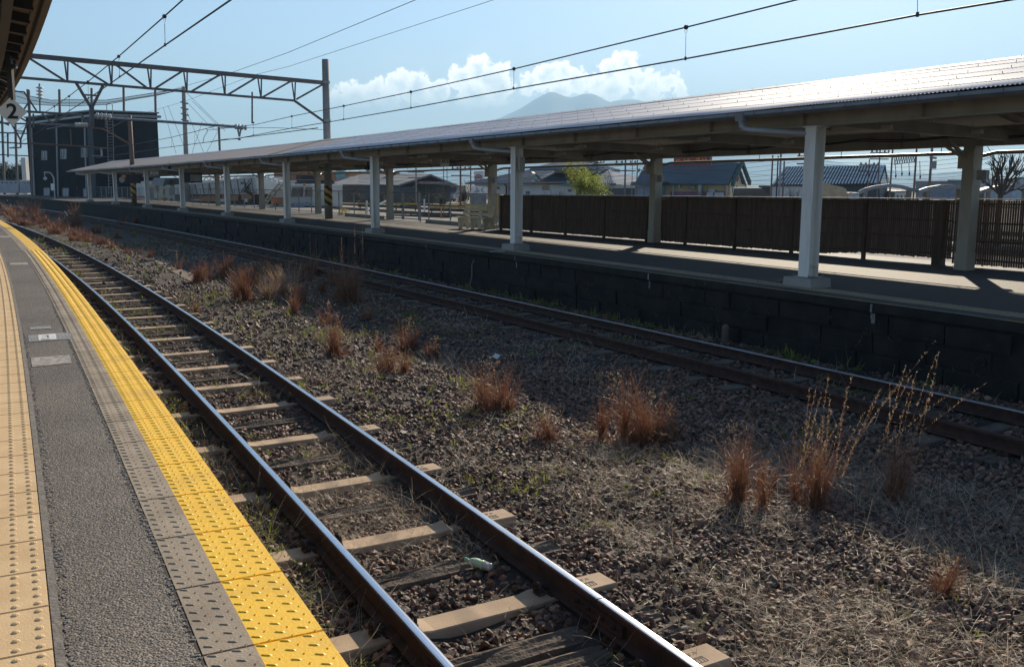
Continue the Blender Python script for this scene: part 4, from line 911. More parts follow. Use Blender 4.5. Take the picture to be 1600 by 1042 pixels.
t, Mt, w, h = board('notice_sign', 235, 267.5, 247, 273, 60, M['white'], 'small white and red sign strip under the canopy left of the blue board', 'sign', .05)
text_obj('lettering', '\u51fa\u53e3', h*.7, Mt @ Matrix.Translation((0, 0, .028)), M['red'], t)
c = at(190.5, 281, 62); t = thing('octagonal_sign', 'pale octagonal plate with an orange cap hanging by the far departure board', 'sign', c); Mt = face_m(c, -Vector((c.x, c.y, 0)))
b = MB(); r_ = 4.3/F*62; b.slab([Mt @ Vector((r_*math.cos(a), r_*1.1*math.sin(a), 0)) for a in np.arange(8)*math.pi/4+.39], Mt.to_3x3() @ Vector((0, 0, .05))); b.build('plate', M['cream'], t)
b = MB(); b.boxm(Mt @ Matrix.Translation((.12, r_*1.2, .02)), .25, .16, .08); b.build('cap', M['orange'], t)
c = at(575, 263, 34.5); t = thing('dome_speaker', 'black bell shaped speaker hanging under the canopy left of the second big column', 'speaker', c); b = MB(); b.lathe(c, [(.13, -.06), (.14, -.02), (.10, .06), (.03, .12), (.02, .3)], 14); b.build('bell', M['dark'], t); b = MB(); b.lathe(c, [(.05, -.10), (.08, -.065)], 10); b.build('cone', M['gutter'], t)

# ================================================================== FENCES ON THE FAR PLATFORM
fo = lambda s: 8.25-.0535*(s-15); fz = lambda s: 1.245-.0078*(s-15.5)
def wood_fence(s0, s1, gap, label, posts, sag=0):
    t = thing('slat_fence', label, 'fence', FC.p((s0+s1)/2, fo((s0+s1)/2), ZF), group='dark slat fences along the far platform')
    b = MB(); k = 0
    for s in np.arange(s0, s1, .050):
        z1 = fz(s)-.02+rng.normal(0, .004); z0 = ZF+gap(s)+rng.normal(0, .006); p = FC.p(s, fo(s), (z0+z1)/2); b.box(p, (.026, .031+.003*rng.random(), z1-z0), FC.h(s)+.053+rng.normal(0, .012))
    b.build('slats', M['fence_wood'], t)
    for fr in (.08, .36, .64, .93):
        b = MB(); ss_ = sr(s0, s1, 1.0)
        for a, c in zip(ss_[:-1], ss_[1:]):
            za = ZF+gap(a)+(fz(a)-ZF-gap(a))*fr; zc = ZF+gap(c)+(fz(c)-ZF-gap(c))*fr; b.bar(FC.p(a, fo(a)-.028, za), FC.p(c, fo(c)-.028, zc), .03, .035)
        b.build('rail', M['fence_wood'], t)
    b = MB(); ss_ = sr(s0, s1, 1.0)
    for a, c in zip(ss_[:-1], ss_[1:]): b.bar(FC.p(a, fo(a)+.01, fz(a)), FC.p(c, fo(c)+.01, fz(c)), .09, .022)
    b.build('cap', M['steel'], t)
    for s, w in posts: b = MB(); p = FC.p(s, fo(s)-.03, (fz(s)-.03+ZF)/2); b.box(p, (w, w, fz(s)-ZF-.03), FC.h(s)); b.build('post', M['fence_wood'], t)
pp = lambda *px: [(s_px(FC, fo, x, 8, 45), .075) for x in px]
s_c = s_px(FC, fo, 1494, 8, 40)
wood_fence(s_c+.06, s_px(FC, fo, 781, 8, 50), lambda s: .03 if s > 22 else .03+.10*min(1, (22-s)/1.2), 'long dark brown slat fence with a thin cap behind the far platform columns', pp(832, 885, 945, 1012, 1073, 1151, 1240, 1354)+[(s_px(FC, fo, 784, 8, 50), .09), (s_c+.3, .20)])
wood_fence(3, s_c+.04, lambda s: .05, 'dark slat fence section at the right edge, past the boxed back column', [(s_c-.25, .09), (12.5, .09), (10.5, .09)])
# chain link
m_mesh = bpy.data.materials.new('chain_link'); m_mesh.use_nodes = True; N, L = m_mesh.node_tree.nodes, m_mesh.node_tree.links; pb = N['Principled BSDF']; pb.inputs['Base Color'].default_value = (.20, .20, .19, 1); pb.inputs['Roughness'].default_value = .5; pb.inputs['Alpha'].default_value = .2
mf = lambda s: 7.38; mz = lambda s: 1.06-.0033*(s-45)
def mesh_fence(s0, s1, label, pitch=1.9, pm='steel'):
    t = thing('chain_link_fence', label, 'fence', FC.p(s0, 7.38, ZF)); ss_ = sr(s0, s1, pitch)
    for s in ss_: b = MB(); p = FC.p(s, 7.38); b.tube([(p.x, p.y, ZF), (p.x, p.y, mz(s)+.02)], .028, 8); b.build('post', M['steel'], t)
    b = MB(); b.tube([FC.p(s, 7.38, mz(s)) for s in ss_], .02, 6); b.tube([FC.p(s, 7.38, ZF+.1) for s in ss_], .012, 6); b.build('rail', M['steel'], t)
    b = MB()
    for a, c in zip(ss_[:-1], ss_[1:]): b.quad(FC.p(a, 7.40, ZF+.06), FC.p(c, 7.40, ZF+.06), FC.p(c, 7.40, mz(c)), FC.p(a, 7.40, mz(a)))
    b.build('mesh', m_mesh, t)
g0, g1 = s_px(FC, mf, 656, 30, 60), s_px(FC, mf, 606, 30, 60)
mesh_fence(s_px(FC, mf, 781, 30, 50)+.05, g0-.06, 'chain link fence between the bench and the gate')
mesh_fence(g1+.06, s_px(FC, mf, 52, 80, 130), 'long chain link fence running left from the gate along the far platform')
t = thing('platform_gate', 'double chain link gate with a mid rail, right of the second column', 'gate', FC.p(g0, 7.38, ZF))
for k, (a, c) in enumerate(((g0, (g0+g1)/2-.02), ((g0+g1)/2+.02, g1))):
    b = MB()
    for s in (a+.04, c-.04): b.tube([FC.p(s, 7.36, ZF+.05), FC.p(s, 7.36, mz(s)+.03)], .035, 8)
    for z in (ZF+.1, .45, mz(a)-.01): b.tube([FC.p(a+.04, 7.36, z), FC.p(c-.04, 7.36, z)], .022, 6)
    lf = b.build('leaf', M['steel'], t); b = MB(); b.quad(FC.p(a+.05, 7.37, ZF+.1), FC.p(c-.05, 7.37, ZF+.1), FC.p(c-.05, 7.37, mz(c)), FC.p(a+.05, 7.37, mz(a))); b.build('mesh', m_mesh, lf)
b = MB(); b.box(FC.p((g0+g1)/2, 7.30, .45), (.05, .14, .09), FC.h(g0)); b.build('latch', M['dark'], t)
for (x0, x1, lab) in ((783, 673, 'low concrete kerb under the chain link fence behind the bench'), (604, 546, 'low concrete kerb beside the striped pole')):
    a, c = s_px(FC, mf, x0, 30, 60), s_px(FC, mf, x1, 30, 60); b = MB(); ss_ = sr(a, c, .6)
    for p_, q_ in zip(ss_[:-1], ss_[1:]): b.sweep(FC, [(7.12, ZF), (7.28, ZF), (7.27, ZF+.15), (7.13, ZF+.15)], [p_+.006, q_-.006])
    tag(b.build('low_kerb', M['concrete']), lab, 'kerb')
# far-left pale guard fence at the platform end
gs = s_px(FC, lambda s: 7.38, 52, 80, 130); ss_ = sr(gs, 131, 1.3); t = thing('guard_fence', 'pale guard fence with thin bars at the far left end of the platform', 'fence', FC.p(100, 7.38, ZF))
b = MB()
for s in np.arange(gs, 131, .45): b.bar(FC.p(s, 7.38, ZF), FC.p(s, 7.38, .78), .05)
b.build('bars', M['white'], t); b = MB(); b.tube([FC.p(s, 7.38, .80) for s in ss_], .04, 6); b.tube([FC.p(s, 7.38, .0) for s in ss_], .03, 6); b.build('rail', M['white'], t)
# bench
bs, bo = s_px(FC, lambda s: 6.5, 746, 25, 50), 6.45; h = FC.h(bs); c = FC.p(bs, bo, ZF); t = thing('park_bench', 'cream slatted bench with three supports by the end of the dark fence', 'bench', c)
T = Matrix.Translation(c) @ Matrix.Rotation(h+.35, 4, 'Z')
m_bench = mat('bench_paint', (.66, .60, .44), (.58, .52, .38), .6)
b = MB()
for k in range(3): b.boxm(T @ Matrix.Translation((-.30+.155*k, 0, .42)), .11, 1.5, .035)
b.build('seat', m_bench, t); b = MB()
for k in range(3): b.boxm(T @ Matrix.Translation((.13+.05*k, 0, .54+.15*k)) @ Matrix.Rotation(.3, 4, 'Y'), .03, 1.5, .10)
b.build('backrest', m_bench, t)
for y in (-.58, 0, .58):
    b = MB(); b.slab([T @ Vector(v) for v in ((-.30, y-.05, 0), (-.18, y-.05, 0), (-.02, y-.05, .28), (.12, y-.05, 0), (.22, y-.05, 0), (.26, y-.05, .86), (.20, y-.05, .86), (.10, y-.05, .40), (-.36, y-.05, .40))], T.to_3x3() @ Vector((0, .06, 0))); b.build('leg', m_bench, t)
# yellow cabinet behind the fence end
c = at(772, 345, 40.5); c.z = ZF; t = thing('yellow_cabinet', 'yellow notice cabinet standing behind the chain link by the dark fence', 'cabinet', c)
b = MB(); b.box(c+Vector((0, 0, .78)), (.36, .2, .9), .3); b.build('case', M['yellow'], t); b = MB(); b.box(c+Vector((-.05, -.12, 1.0)), (.14, .02, .12), .3); b.build('notice', M['white'], t); b = MB(); b.box(c+Vector((0, 0, .16)), (.3, .16, .33), .3); b.build('stand', M['gutter'], t)

# ================================================================== NEAR CANOPY (upper left) and its sign
nc_ = thing('platform_canopy', 'dark underside and rippled edge of the near platform roof in the top left corner', 'canopy', NC.p(10, -4, 0))
CO_, CZ = -1.70, 3.68
S = np.arange(-4, 60, .05); rowsN = [(CO_, CZ+.02), (CO_-2.4, CZ+.42)]
V = []
for o, z in rowsN:
    X, Y = NC.pn(S, np.full(len(S), o)); V.append(np.stack([X, Y, z+.016*np.cos(2*np.pi*S/.2)], 1))
n = len(S); i = np.arange(n-1); np_mesh('roof', np.concatenate(V), np.stack([i, i+1, i+n+1, i+n], 1), mat('old_tin', (.10, .085, .07), (.15, .125, .10), .7), smooth=True, parent=nc_)
b = MB(); b.sweep(NC, [(CO_-.12, CZ-.10), (CO_-.04, CZ-.10), (CO_-.03, CZ), (CO_-.12, CZ)], sr(-4, 60, .5)); b.sweep(NC, [(CO_-.22, CZ-.07), (CO_-.17, CZ-.07), (CO_-.17, CZ+.03), (CO_-.22, CZ+.03)], sr(-4, 60, .5)); b.build('fascia', mat('brown_fascia', (.13, .10, .075), (.18, .14, .10), .7, scale=5), nc_)
b = MB(); b.sweep(NC, [(CO_-.2, CZ+.03), (CO_-2.4, CZ+.39), (CO_-2.4, CZ+.37), (CO_-.2, CZ+.01)], sr(-4, 60, .5)); b.build('soffit', mat('timber_soffit', (.20, .15, .095), (.13, .10, .07), .8, scale=4), nc_)
for s in np.arange(-1, 58, 1.15): b = MB(); b.bar(NC.p(s, CO_-.2, CZ-.03), NC.p(s, CO_-2.4, CZ+.28), .10, .16); b.build('rafter', M['dark'], nc_)
for o in (-2.2, -3.3): b = MB(); b.sweep(NC, [(o-.06, CZ-.10), (o+.06, CZ-.10), (o+.06, CZ+.04), (o-.06, CZ+.04)], sr(-4, 60, 1.0)); b.build('purlin', M['dark'], nc_)
b = MB(); b.sweep(NC, [(-4.2, CZ-.25), (-3.95, CZ-.25), (-3.95, CZ+.3), (-4.2, CZ+.3)], sr(-4, 60, 1.0)); b.build('main_beam', M['dark'], nc_)
for s in (-2, 6, 14, 24, 34, 44): b = MB(); p = NC.p(s, -4.08); b.box((p.x, p.y, CZ/2), (.2, .2, CZ), NC.h(s)); b.build('column', M['dark'], nc_)
c = at(18.5, 174.5, 17.0); t = thing('hanging_sign', 'white diamond sign with a black 2 hanging from the near canopy at the left edge', 'sign', c)
hd = 21.5/F*17; Mt = face_m(c, -Vector((c.x, c.y, 0)))
b = MB(); b.slab([Mt @ Vector(v) for v in ((hd, 0, 0), (0, hd, 0), (-hd, 0, 0), (0, -hd, 0))], Mt.to_3x3() @ Vector((0, 0, -.035))); b.build('plate', mat('sign_cream', (.88, .86, .80), (.80, .78, .72), rough=.5), t)
text_obj('numeral', '2', hd*1.45, Mt @ Matrix.Translation((.005, -.01, .004)), M['black'], t, bold=.008)
b = MB(); top = at(5, -20, 17.0); b.bar(c+Vector((0, 0.04, hd*.8)), Vector((c.x, c.y+.04, CZ+.2)), .085); b.bar(Vector((c.x-.5, c.y+.06, CZ-.35)), Vector((c.x, c.y+.04, 3.10)), .045); b.bar(Vector((c.x-.1, c.y+.04, 3.42)), Vector((c.x+.12, c.y+.04, 3.42)), .07); b.build('hanger_pole', M['dark'], t)
# ================================================================== GANTRIES AND WIRES
def plane_pt(P, u):
    n = Vector((-u.y, u.x, 0))
    def f_(px, py): d = ray(px, py); return Vector((0, 0, HP))+d*((P-Vector((0, 0, HP))).dot(n)/d.dot(n))
    return f_
PP = Vector((-8.334, 43.897, ZF)); U = Vector((-.7095, -.7047, 0)); tp = plane_pt(PP, U)
ga = thing('catenary_gantry', 'steel truss beam on a concrete pole with striped foot, spanning the tracks at left', 'gantry', PP)
b = MB(); b.tube([PP, PP+Vector((0, 0, 3.5)), PP+Vector((0, 0, 7.0))], [.175, .165, .15], 18); pole = b.build('pole', M['pole_con'], ga, True)
for z in (5.85, 4.2, 1.9): b = MB(); b.tube([PP+Vector((0, 0, z-ZF-.05)), PP+Vector((0, 0, z-ZF+.05))], .185, 18); b.build('pole_band', M['steel'], pole)
def stripes(P, r, z0, z1, name, par):
    b = MB(); nz, na = 22, 28
    for k in range(nz):
        for j in range(na):
            a0, a1 = 2*math.pi*j/na, 2*math.pi*(j+1)/na; za, zb = z0+(z1-z0)*k/nz, z0+(z1-z0)*(k+1)/nz
            b.mi = int(((za-z0)/(z1-z0)*2.6+2*(j/na)) % 1 < .5); b.quad(*[(P.x+r*math.cos(a), P.y+r*math.sin(a), z) for a, z in ((a0, za), (a1, za), (a1, zb), (a0, zb))])
    return b.build(name, [M['black'], M['yellow']], par)
stripes(PP, .181, .45, 1.32, 'warning_band', ga)
def bars(name, segs, w, m, par, h=None, n=1, f_=None):
    f_ = f_ or tp
    for (a, c) in segs:
        b = MB(); b.bar(f_(*a), f_(*c), w, h); b.build(name, m, par)
Lend = PP+U*17.5
b = MB(); b.bar(tp(509, 130), tp(35, 86.5), .10, .17); b.bar(tp(35, 86.5), tp(-150, 66), .10, .17); b.build('top_chord', M['gantry'], ga)
b = MB(); b.bar(tp(459, 157.5), tp(25, 121), .09, .09); b.bar(tp(25, 121), tp(-150, 103), .09, .09); b.build('bottom_chord', M['gantry'], ga)
bars('diagonal', [((45, 91), (102, 127)), ((108, 95), (169, 132)), ((180, 101), (230, 138)), ((240, 140), (285, 111.5)), ((297, 144.5), (343, 117.5)), ((355, 149), (399, 122.5)), ((409, 153), (454, 127.5)), ((463, 155.5), (505, 132))], .05, M['gantry'], ga, .07)
for (xt, yt, xb, yb) in ((103.5, 94, 105, 127.5), (173, 100, 174, 133), (233.5, 106, 235, 138.5), (290, 112, 291.5, 143.5), (349.5, 117.5, 351, 148.5), (406, 122.5, 407.5, 153.5), (459, 127, 460, 156.5)):
    b = MB(); b.bar(tp(xt-3, yt), tp(xb, yb), .035, .05); b.bar(tp(xt+2.5, yt), tp(xb+.6, yb), .035, .05); b.build('lattice_post', M['gantry'], ga)
b = MB(); b.bar(tp(459, 157), tp(506, 190), .07, .09); b.build('knee_brace', M['gantry'], ga)
b = MB(); b.bar(tp(119, 130), tp(143, 170), .07, .09); b.bar(tp(161, 134), tp(143, 170), .07, .09); b.bar(tp(130, 148.5), tp(153, 150), .05, .06); b.bar(tp(143, 168), tp(143.5, 199), .12, .14); b.build('hanger_frame', M['gantry'], ga)
b = MB(); b.tube([tp(143, 183.5), tp(255, 190.2), tp(366, 198)], .055, 8); b.build('span_tube', M['steel'], ga)
b = MB(); b.tube([tp(394, 144), tp(394, 193)], .035, 6); b.build('drop_rod', M['gantry'], ga)
def insul(f_, a, c, n, par, r=.075):
    A, C_ = f_(*a), f_(*c); ax = (C_-A); L = ax.length; prof = []
    for k in range(n): q = L*(k+.5)/n; w = L/n*.32; prof += [(r*.35, q-w), (r, q-w*.3), (r, q+w*.3), (r*.35, q+w)]
    b = MB(); b.lathe(A, [(r*.3, 0)]+prof+[(r*.3, L)], 10, ax); return b.build('insulator', M['ins'], par, True)
insul(tp, (149, 181), (174, 183.5), 4, ga, .13); insul(tp, (366, 198), (386, 200), 4, ga, .11); insul(tp, (117, 195.2), (137, 195.2), 7, ga, .09)
b = MB(); b.tube([tp(63, 194), tp(100, 195), tp(117, 195.2)], .03, 6); b.tube([tp(137, 195.2), tp(147, 195.5)], .03, 6); b.tube([tp(73, 202), tp(100, 197), tp(118, 198)], .025, 6); b.build('steady_arm', M['steel'], ga)
b = MB(); b.bar(tp(371, 199), tp(374, 214), .06, .05); b.bar(tp(377, 199), tp(374, 214), .06, .05); b.tube([tp(374, 217), tp(352, 218), tp(328, 222)], .022, 6); b.lathe(tp(374, 217.5), [(.05, -.05), (.07, 0), (.05, .05)], 8); b.build('steady_arm', M['steel'], ga)
# second gantry farther down the line
P1 = Vector((-25.0, 64.07, ZF)); tq = plane_pt(P1, U)
g2 = thing('catenary_gantry', 'rusty tube bracket on a slim pole rising through the canopy roof, far left', 'gantry', P1)
b = MB(); b.tube([P1, P1+Vector((0, 0, 5.85))], [.17, .13], 12); b.build('pole', M['rusty'], g2, True); stripes(P1, .185, .5, 1.6, 'warning_band', g2)
b = MB(); b.tube([tq(46, 224), tq(120, 228.5), tq(168, 232.3)], .06, 6); b.build('cross_tube', M['rusty'], g2)
b = MB(); b.tube([tq(138, 199.5), tq(160, 201.5), tq(206, 227)], .06, 6); b.tube([tq(75, 195.5), tq(138, 199.5)], .05, 6); b.build('bracket_tube', M['rusty'], g2)
b = MB(); b.tube([tq(165, 200), tq(165.5, 183)], .05, 6); b.tube([tq(168, 203), tq(195, 188)], .03, 6); b.build('strut', M['rusty'], g2)
b = MB(); b.tube([tq(158, 232.5), tq(159, 244)], .06, 6); b.tube([tq(159, 244), tq(144, 244)], .04, 6); b.build('steady_arm', M['steel'], g2)
b = MB(); b.bar(tq(110, 202), tq(111.5, 229), .06, .06); b.build('hanger', M['rusty'], g2)
P2 = Vector(P1)+Vector((-4, 7, 0)); tr = plane_pt(P2, U)
g3 = thing('catenary_gantry', 'lattice gantry with V shaped hanger and stacked insulator at the far left', 'gantry', tr(30, 310))
b = MB(); b.tube([tr(-20, 172), tr(42, 174.6), tr(128, 180)], .09, 6); b.build('top_tube', M['gantry'], g3)
b = MB(); b.tube([tr(-20, 191.5), tr(46, 194), tr(70, 194.5)], .06, 6); b.tube([tr(-20, 207), tr(47, 209)], .05, 6); b.tube([tr(-20, 221), tr(40, 225), tr(47, 224)], .05, 6); b.tube([tr(-20, 241), tr(55, 244.5)], .04, 6); b.build('lower_tube', M['gantry'], g3)
for k, seg in enumerate([((18, 194), (32, 219)), ((42, 194), (32, 219)), ((23, 205), (39, 205.5)), ((32, 218), (32.5, 231)), ((32.5, 231), (15, 231.5)), ((42, 194.5), (46, 190)), ((20, 143), (37.5, 144)), ((37.5, 144), (58, 175)), ((46, 158), (37, 172)), ((66, 178), (82, 194)), ((82, 192), (110, 177)), ((88, 178), (88.5, 192)), ((52, 178), (52.5, 199)), ((28, 182), (48, 194)), ((0, 190), (14, 196)), ((12, 208), (12.5, 246)), ((24, 209), (24, 223)), ((128, 180), (134, 190)), ((128, 180), (128.5, 194))]):
    b = MB(); b.bar(tr(*seg[0]), tr(*seg[1]), .09, .09); b.build('lattice_bar', M['gantry'], g3)
b = MB(); b.tube([tr(61.5, 131), tr(62.5, 176)], .05, 6); b.build('rod', M['gantry'], g3); insul(tr, (61.8, 135), (62.4, 156), 4, g3, .24)
b = MB(); b.tube([tr(43, 140), tr(46, 175), tr(51, 312)], .085, 8); b.build('pole', M['gantry'], g3)
# wires ------------------------------------------------------------
def vplane(A, B): u = (B-A); u.z = 0; return plane_pt(A, u.normalized())
def wire_set(label, A, B, mess, drop, cont, r=.012, ball=True):
    t = thing('overhead_wire', label, 'wire', A); f_ = vplane(A, B)
    b = MB(); pts = [f_(*p) for p in cont]; pts = [pts[0]+(pts[0]-pts[1])*1.2]+pts; b.tube(pts, r, 5); b.build('contact_wire', M['wire'], t)
    b = MB(); pts = [f_(*p) for p in mess]; pts = [pts[0]+(pts[0]-pts[1])*1.2]+pts; b.tube(pts, r*.95, 5); b.build('messenger_wire', M['wire'], t)
    for (a, c) in drop:
        P_, Q_ = f_(*a), f_(*c); b = MB(); m_ = P_.lerp(Q_, .25); w = .018
        b.tube([P_, P_+Vector((-w, 0, -.05)), m_, P_+Vector((w, 0, -.05)), P_], .0035, 4, False); b.tube([m_, Q_], .0045, 4)
        if ball: b.lathe(P_-Vector((0, 0, .035)), [(.004, 0), (.026, .008), (.037, .03), (.037, .04), (.026, .062), (.004, .07)], 10)
        b.lathe(Q_-Vector((0, 0, .02)), [(.018, 0), (.018, .05)], 6); b.build('dropper', M['wire'], t)
A = gp(361, 0, 3.75); B = tp(92, 185)
wire_set('near track contact and carrying wires crossing the upper left sky', A, B, [(286, 0), (257, 26), (185.5, 88.6), (137.5, 128), (108, 150.6), (85, 166.5), (60, 182.5), (33, 200), (6, 215)],
         [((257, 26), (258, 71)), ((185.5, 88.6), (187, 120.5)), ((137.5, 128), (138, 154)), ((108, 150.6), (109, 173)), ((85, 166.5), (86, 189))], [(361, 0), (258, 71), (200, 111.7), (144, 150.6), (109, 173), (86, 189), (60, 206), (20, 230)], .013)
A = gp(1580, 0, 3.36); B = tp(373, 215)
wire_set('far track contact and carrying wires crossing the sky above the long roof', A, B, [(1245, 0), (1072, 43), (803, 108), (642, 144), (537, 166), (456, 182), (399, 195), (323, 204)],
         [((1434, -47), (1433.5, 24)), ((1072, 43), (1071, 92.5)), ((803, 108), (802.5, 139)), ((642, 144), (642, 169)), ((537, 166), (537, 187)), ((456, 182), (456, 200.5)), ((396, 192), (396, 211))], [(1580, 0), (1433, 24), (1072, 92), (803, 139), (642, 169), (537, 187), (456, 200.5), (374, 216)], .0125)
A = tp(374, 216); B = at(207, 240, 62)
wire_set('far track wires running on left past the dark building', A, B, [(323, 201), (304, 206), (267, 215), (210, 226), (150, 234)], [((304, 206), (304, 225)), ((268, 215), (268, 230)), ((237, 221), (237, 234))], [(374, 216), (304, 225), (254, 231.5), (207, 239), (150, 247)], .016, False)
for lab, pts, r in (('upper thin feeder wire over the truss beam', [at(650, 0, 30), at(450, 82.5, 43), at(359, 115, 50), at(242, 148, 70)], .011), ('lower thin feeder wire meeting the truss near its middle', [at(772, 0, 32), at(450, 104.6, 45), at(397, 117.5, 48), at(291, 158, 64), at(227, 176.6, 78)], .009), ('slack tail wire right of the striped pole insulator', [tp(386, 200), tp(430, 200), tp(506, 203)], .010)):
    b = MB(); pts = [pts[0]+(pts[0]-pts[1])]+pts; b.tube(pts, r, 5); tag(b.build('feeder_wire', M['wire']), lab, 'wire')
b = MB(); b.tube([tp(323, 201), tp(324, 206), tp(319, 214), tp(317, 223)], .012, 5); tag(b.build('jumper_wire', M['wire']), 'short hanging jumper wire left of the right insulators', 'wire')
# ================================================================== BEHIND THE PLATFORM
UPV = Vector((0, 0, 1))
class Fac:                                # an upright face between two ground points, features set out on it
    def __init__(s, x0, Y0, x1, Y1, z=ZY):
        a = at(x0, 300, Y0); b_ = at(x1, 300, Y1); s.A = Vector((a.x, a.y, z)); s.B = Vector((b_.x, b_.y, z)); s.u = (s.B-s.A).normalized(); s.v = Vector((-s.u.y, s.u.x, 0)); s.f = plane_pt(s.A, s.u)
    def fd(s, x, y, t): return plane_pt(s.A+s.v*t, s.u)(x, y)
    def slab(s, b, pts, t0, t1): return b.slab([s.f(*p)+s.v*t0 for p in pts], s.v*(t1-t0))
    def rect(s, b, x0, y0, x1, y1, t0, t1): return s.slab(b, [(x0, y0), (x1, y0), (x1, y1), (x0, y1)], t0, t1)
    def part(s, name, m, par, rects, t0, t1, sep=False):
        if sep: return [s.part(name, m, par, [r], t0, t1) for r in rects]
        b = MB()
        for r in rects: s.rect(b, *r, t0, t1) if len(r) == 4 and not isinstance(r[0], tuple) else s.slab(b, r, t0, t1)
        return b.build(name, m, par)
    def window(s, par, r, m=None, fr=None, fw=.8):
        x0, y0, x1, y1 = r; w = s.part('window', fr or M['white'], par, [(x0, y0, x1, y0+fw), (x0, y1-fw, x1, y1), (x0, y0+fw, x0+fw, y1-fw), (x1-fw, y0+fw, x1, y1-fw), ((x0+x1)/2-fw/3, y0+fw, (x0+x1)/2+fw/3, y1-fw)], -.07, 0.03)
        s.part('pane', m or M['glass'], w, [(x0+fw*.8, y0+fw*.8, x1-fw*.8, y1-fw*.8)], -.03, .02); return w
# dark clad building
fl = Fac(48, 107, 151, 96); fr_ = Fac(151, 96, 251.5, 99)
D = fl.A+(fr_.B-fr_.A)
bd = thing('clad_building', 'tall dark navy clad building with ladder beyond the platform end at left', 'building', fl.B)
zt = 8.15; b = MB(); b.prism([(p.x, p.y) for p in (fl.A, fl.B, fr_.B, D)], ZY, zt); w_ = b.build('wall', M['wall_dark'], bd)
b = MB(); c = sum((fl.A, fl.B, fr_.B, D), Vector())/4; b.prism([(c.x+(p.x-c.x)*1.03, c.y+(p.y-c.y)*1.03) for p in (fl.A, fl.B, fr_.B, D)], zt, zt+.14); 
b.build('roof', M['gutter'], bd)
fl.part('fascia', M['pvc'], bd, [((50, 191), (151, 178.7), (151, 181.6), (50, 194))], -.25, -.02); fr_.part('fascia', M['gutter'], bd, [((151, 177.6), (251, 181), (251, 185), (151, 181.8))], -.25, -.02)
m_refl = mat('bright_pane', (.20, .21, .22), (.05, .06, .07), .15, scale=.9, lo=.45, hi=.55)
for r in ((65.6, 236, 74.3, 250.4), (95, 233, 104.7, 248.7), (127.5, 231.4, 137.5, 246.3), (69, 293.6, 78.4, 309), (98.5, 294, 108, 310), (131, 295, 139.5, 312)): fl.window(bd, r, m_refl if r[1] < 260 else M['pvc'], M['steel'])
for (x0, y0, x1, y1) in ((51.5, 200, 56.5, 309), (90.5, 197, 93.3, 311), (134.5, 193, 138, 312)): b = MB(); b.tube([fl.f(x0, y0)-fl.v*.15, fl.f(x1, y1)-fl.v*.15], .09, 6); b.build('downpipe', M['pvc'], bd)
b = MB(); b.prism([(p.x, p.y) for p in (fl.B-fl.u*1.2-fl.v*.06, fl.B-fl.v*.06, fl.B+fr_.u*.02-fl.v*.02, fl.B-fl.u*1.2+fl.v*.02)], ZY, zt-.3); b.build('corner_panel', mat('slate_cladding', (.05, .055, .066)), bd)
b = MB(); q = lambda x, y, t=.3: fr_.f(x, y)-fr_.v*t
for x0, x1 in ((166, 169.5), (175, 178.5)): b.tube([q(x0, 164), q(x1, 304)], .035, 5)
for k in range(26): y = 186+k*4.6; f0 = (y-164)/140; b.tube([q(166+3.5*f0, y), q(175+3.5*f0, y)], .022, 4)
for k in range(5): y = 195+k*19; f0 = (y-164)/140; b.tube([q(166+3.5*f0, y), q(165+3.5*f0, y+1, .9), q(176+3.5*f0, y+1, .9), q(175+3.5*f0, y)], .02, 4)
b.tube([q(166, 166), q(168, 162.5), q(173, 162.5), q(175, 166)], .03, 4); b.build('ladder', M['steel'], bd)
# ball-field net behind
for k, (x, y, x2) in enumerate(((45, 141, 50), (92.6, 140, 96), (143, 138, 145), (193, 136.5, 195.5), (242.5, 141.5, 245.5), (2, 150, 7), (23, 160, 27))):
    b = MB(); P = at(x, y, 118); Q = at(x2, 300, 118); Q.z = ZY; b.tube([P, Q], .14, 6); tag(b.build('net_pole', M['gantry']), ['slim net pole rising left of the dark building edge', 'slim net pole behind the dark building, second from its left edge', 'slim net pole above the middle of the dark building roof', 'slim net pole above the ladder side of the dark building roof', 'slim net pole at the right corner of the dark building roof', 'leftmost slim net pole at the photo edge under the diamond sign', 'slim net pole at far left between the photo edge and the dark building'][k], 'pole', 'net poles behind the dark building')
m_net = bpy.data.materials.new('net'); m_net.use_nodes = True; pb = m_net.node_tree.nodes['Principled BSDF']; pb.inputs['Base Color'].default_value = (.10, .10, .11, 1); pb.inputs['Alpha'].default_value = .45
top = [(-5, 137), (20, 140), (45, 150), (80, 157), (115, 156), (165, 157), (205, 151), (243, 145), (287, 138)]; bot = [(-5, 160), (20, 161), (45, 163), (80, 165), (115, 166), (165, 164), (205, 156), (243, 150), (287, 140)]
b = MB()
for k in range(len(top)-1): b.quad(at(*top[k], 119), at(*top[k+1], 119), at(*bot[k+1], 119.6), at(*bot[k], 119.6))
nt_ = tag(b.build('net', m_net), 'gathered dark ball-field net sagging between the slim poles at left', 'net')
b = MB()
for ln in (top, bot, [(a[0], (a[1]*2+c[1])/3+2) for a, c in zip(top, bot)]): b.tube([at(*p, 118.8) for p in ln], .035, 4)
for (p_, q_) in (((292, 160), (330, 200)), ((330, 200), (344, 206)), ((255, 168), (275, 240)), ((262, 165), (292, 240)), ((300, 158), (340, 196)), ((290, 170), (318, 238)), ((316, 190), (300, 240)), ((340, 206), (322, 240)), ((287, 141), (352, 205))): b.tube([at(*p_, 118), at(*q_, 118)], .02, 4)
b.build('net_rope', M['wire'], nt_)
P = at(286.5, 136, 84); Q = at(291.5, 262, 84); Q.z = ZY; t = thing('utility_pole', 'tall concrete pole with stacked insulators right of the dark building', 'pole', Q)
b = MB(); b.tube([P, Q], [.15, .24], 10); b.build('shaft', M['pole_con'], t); b = MB()
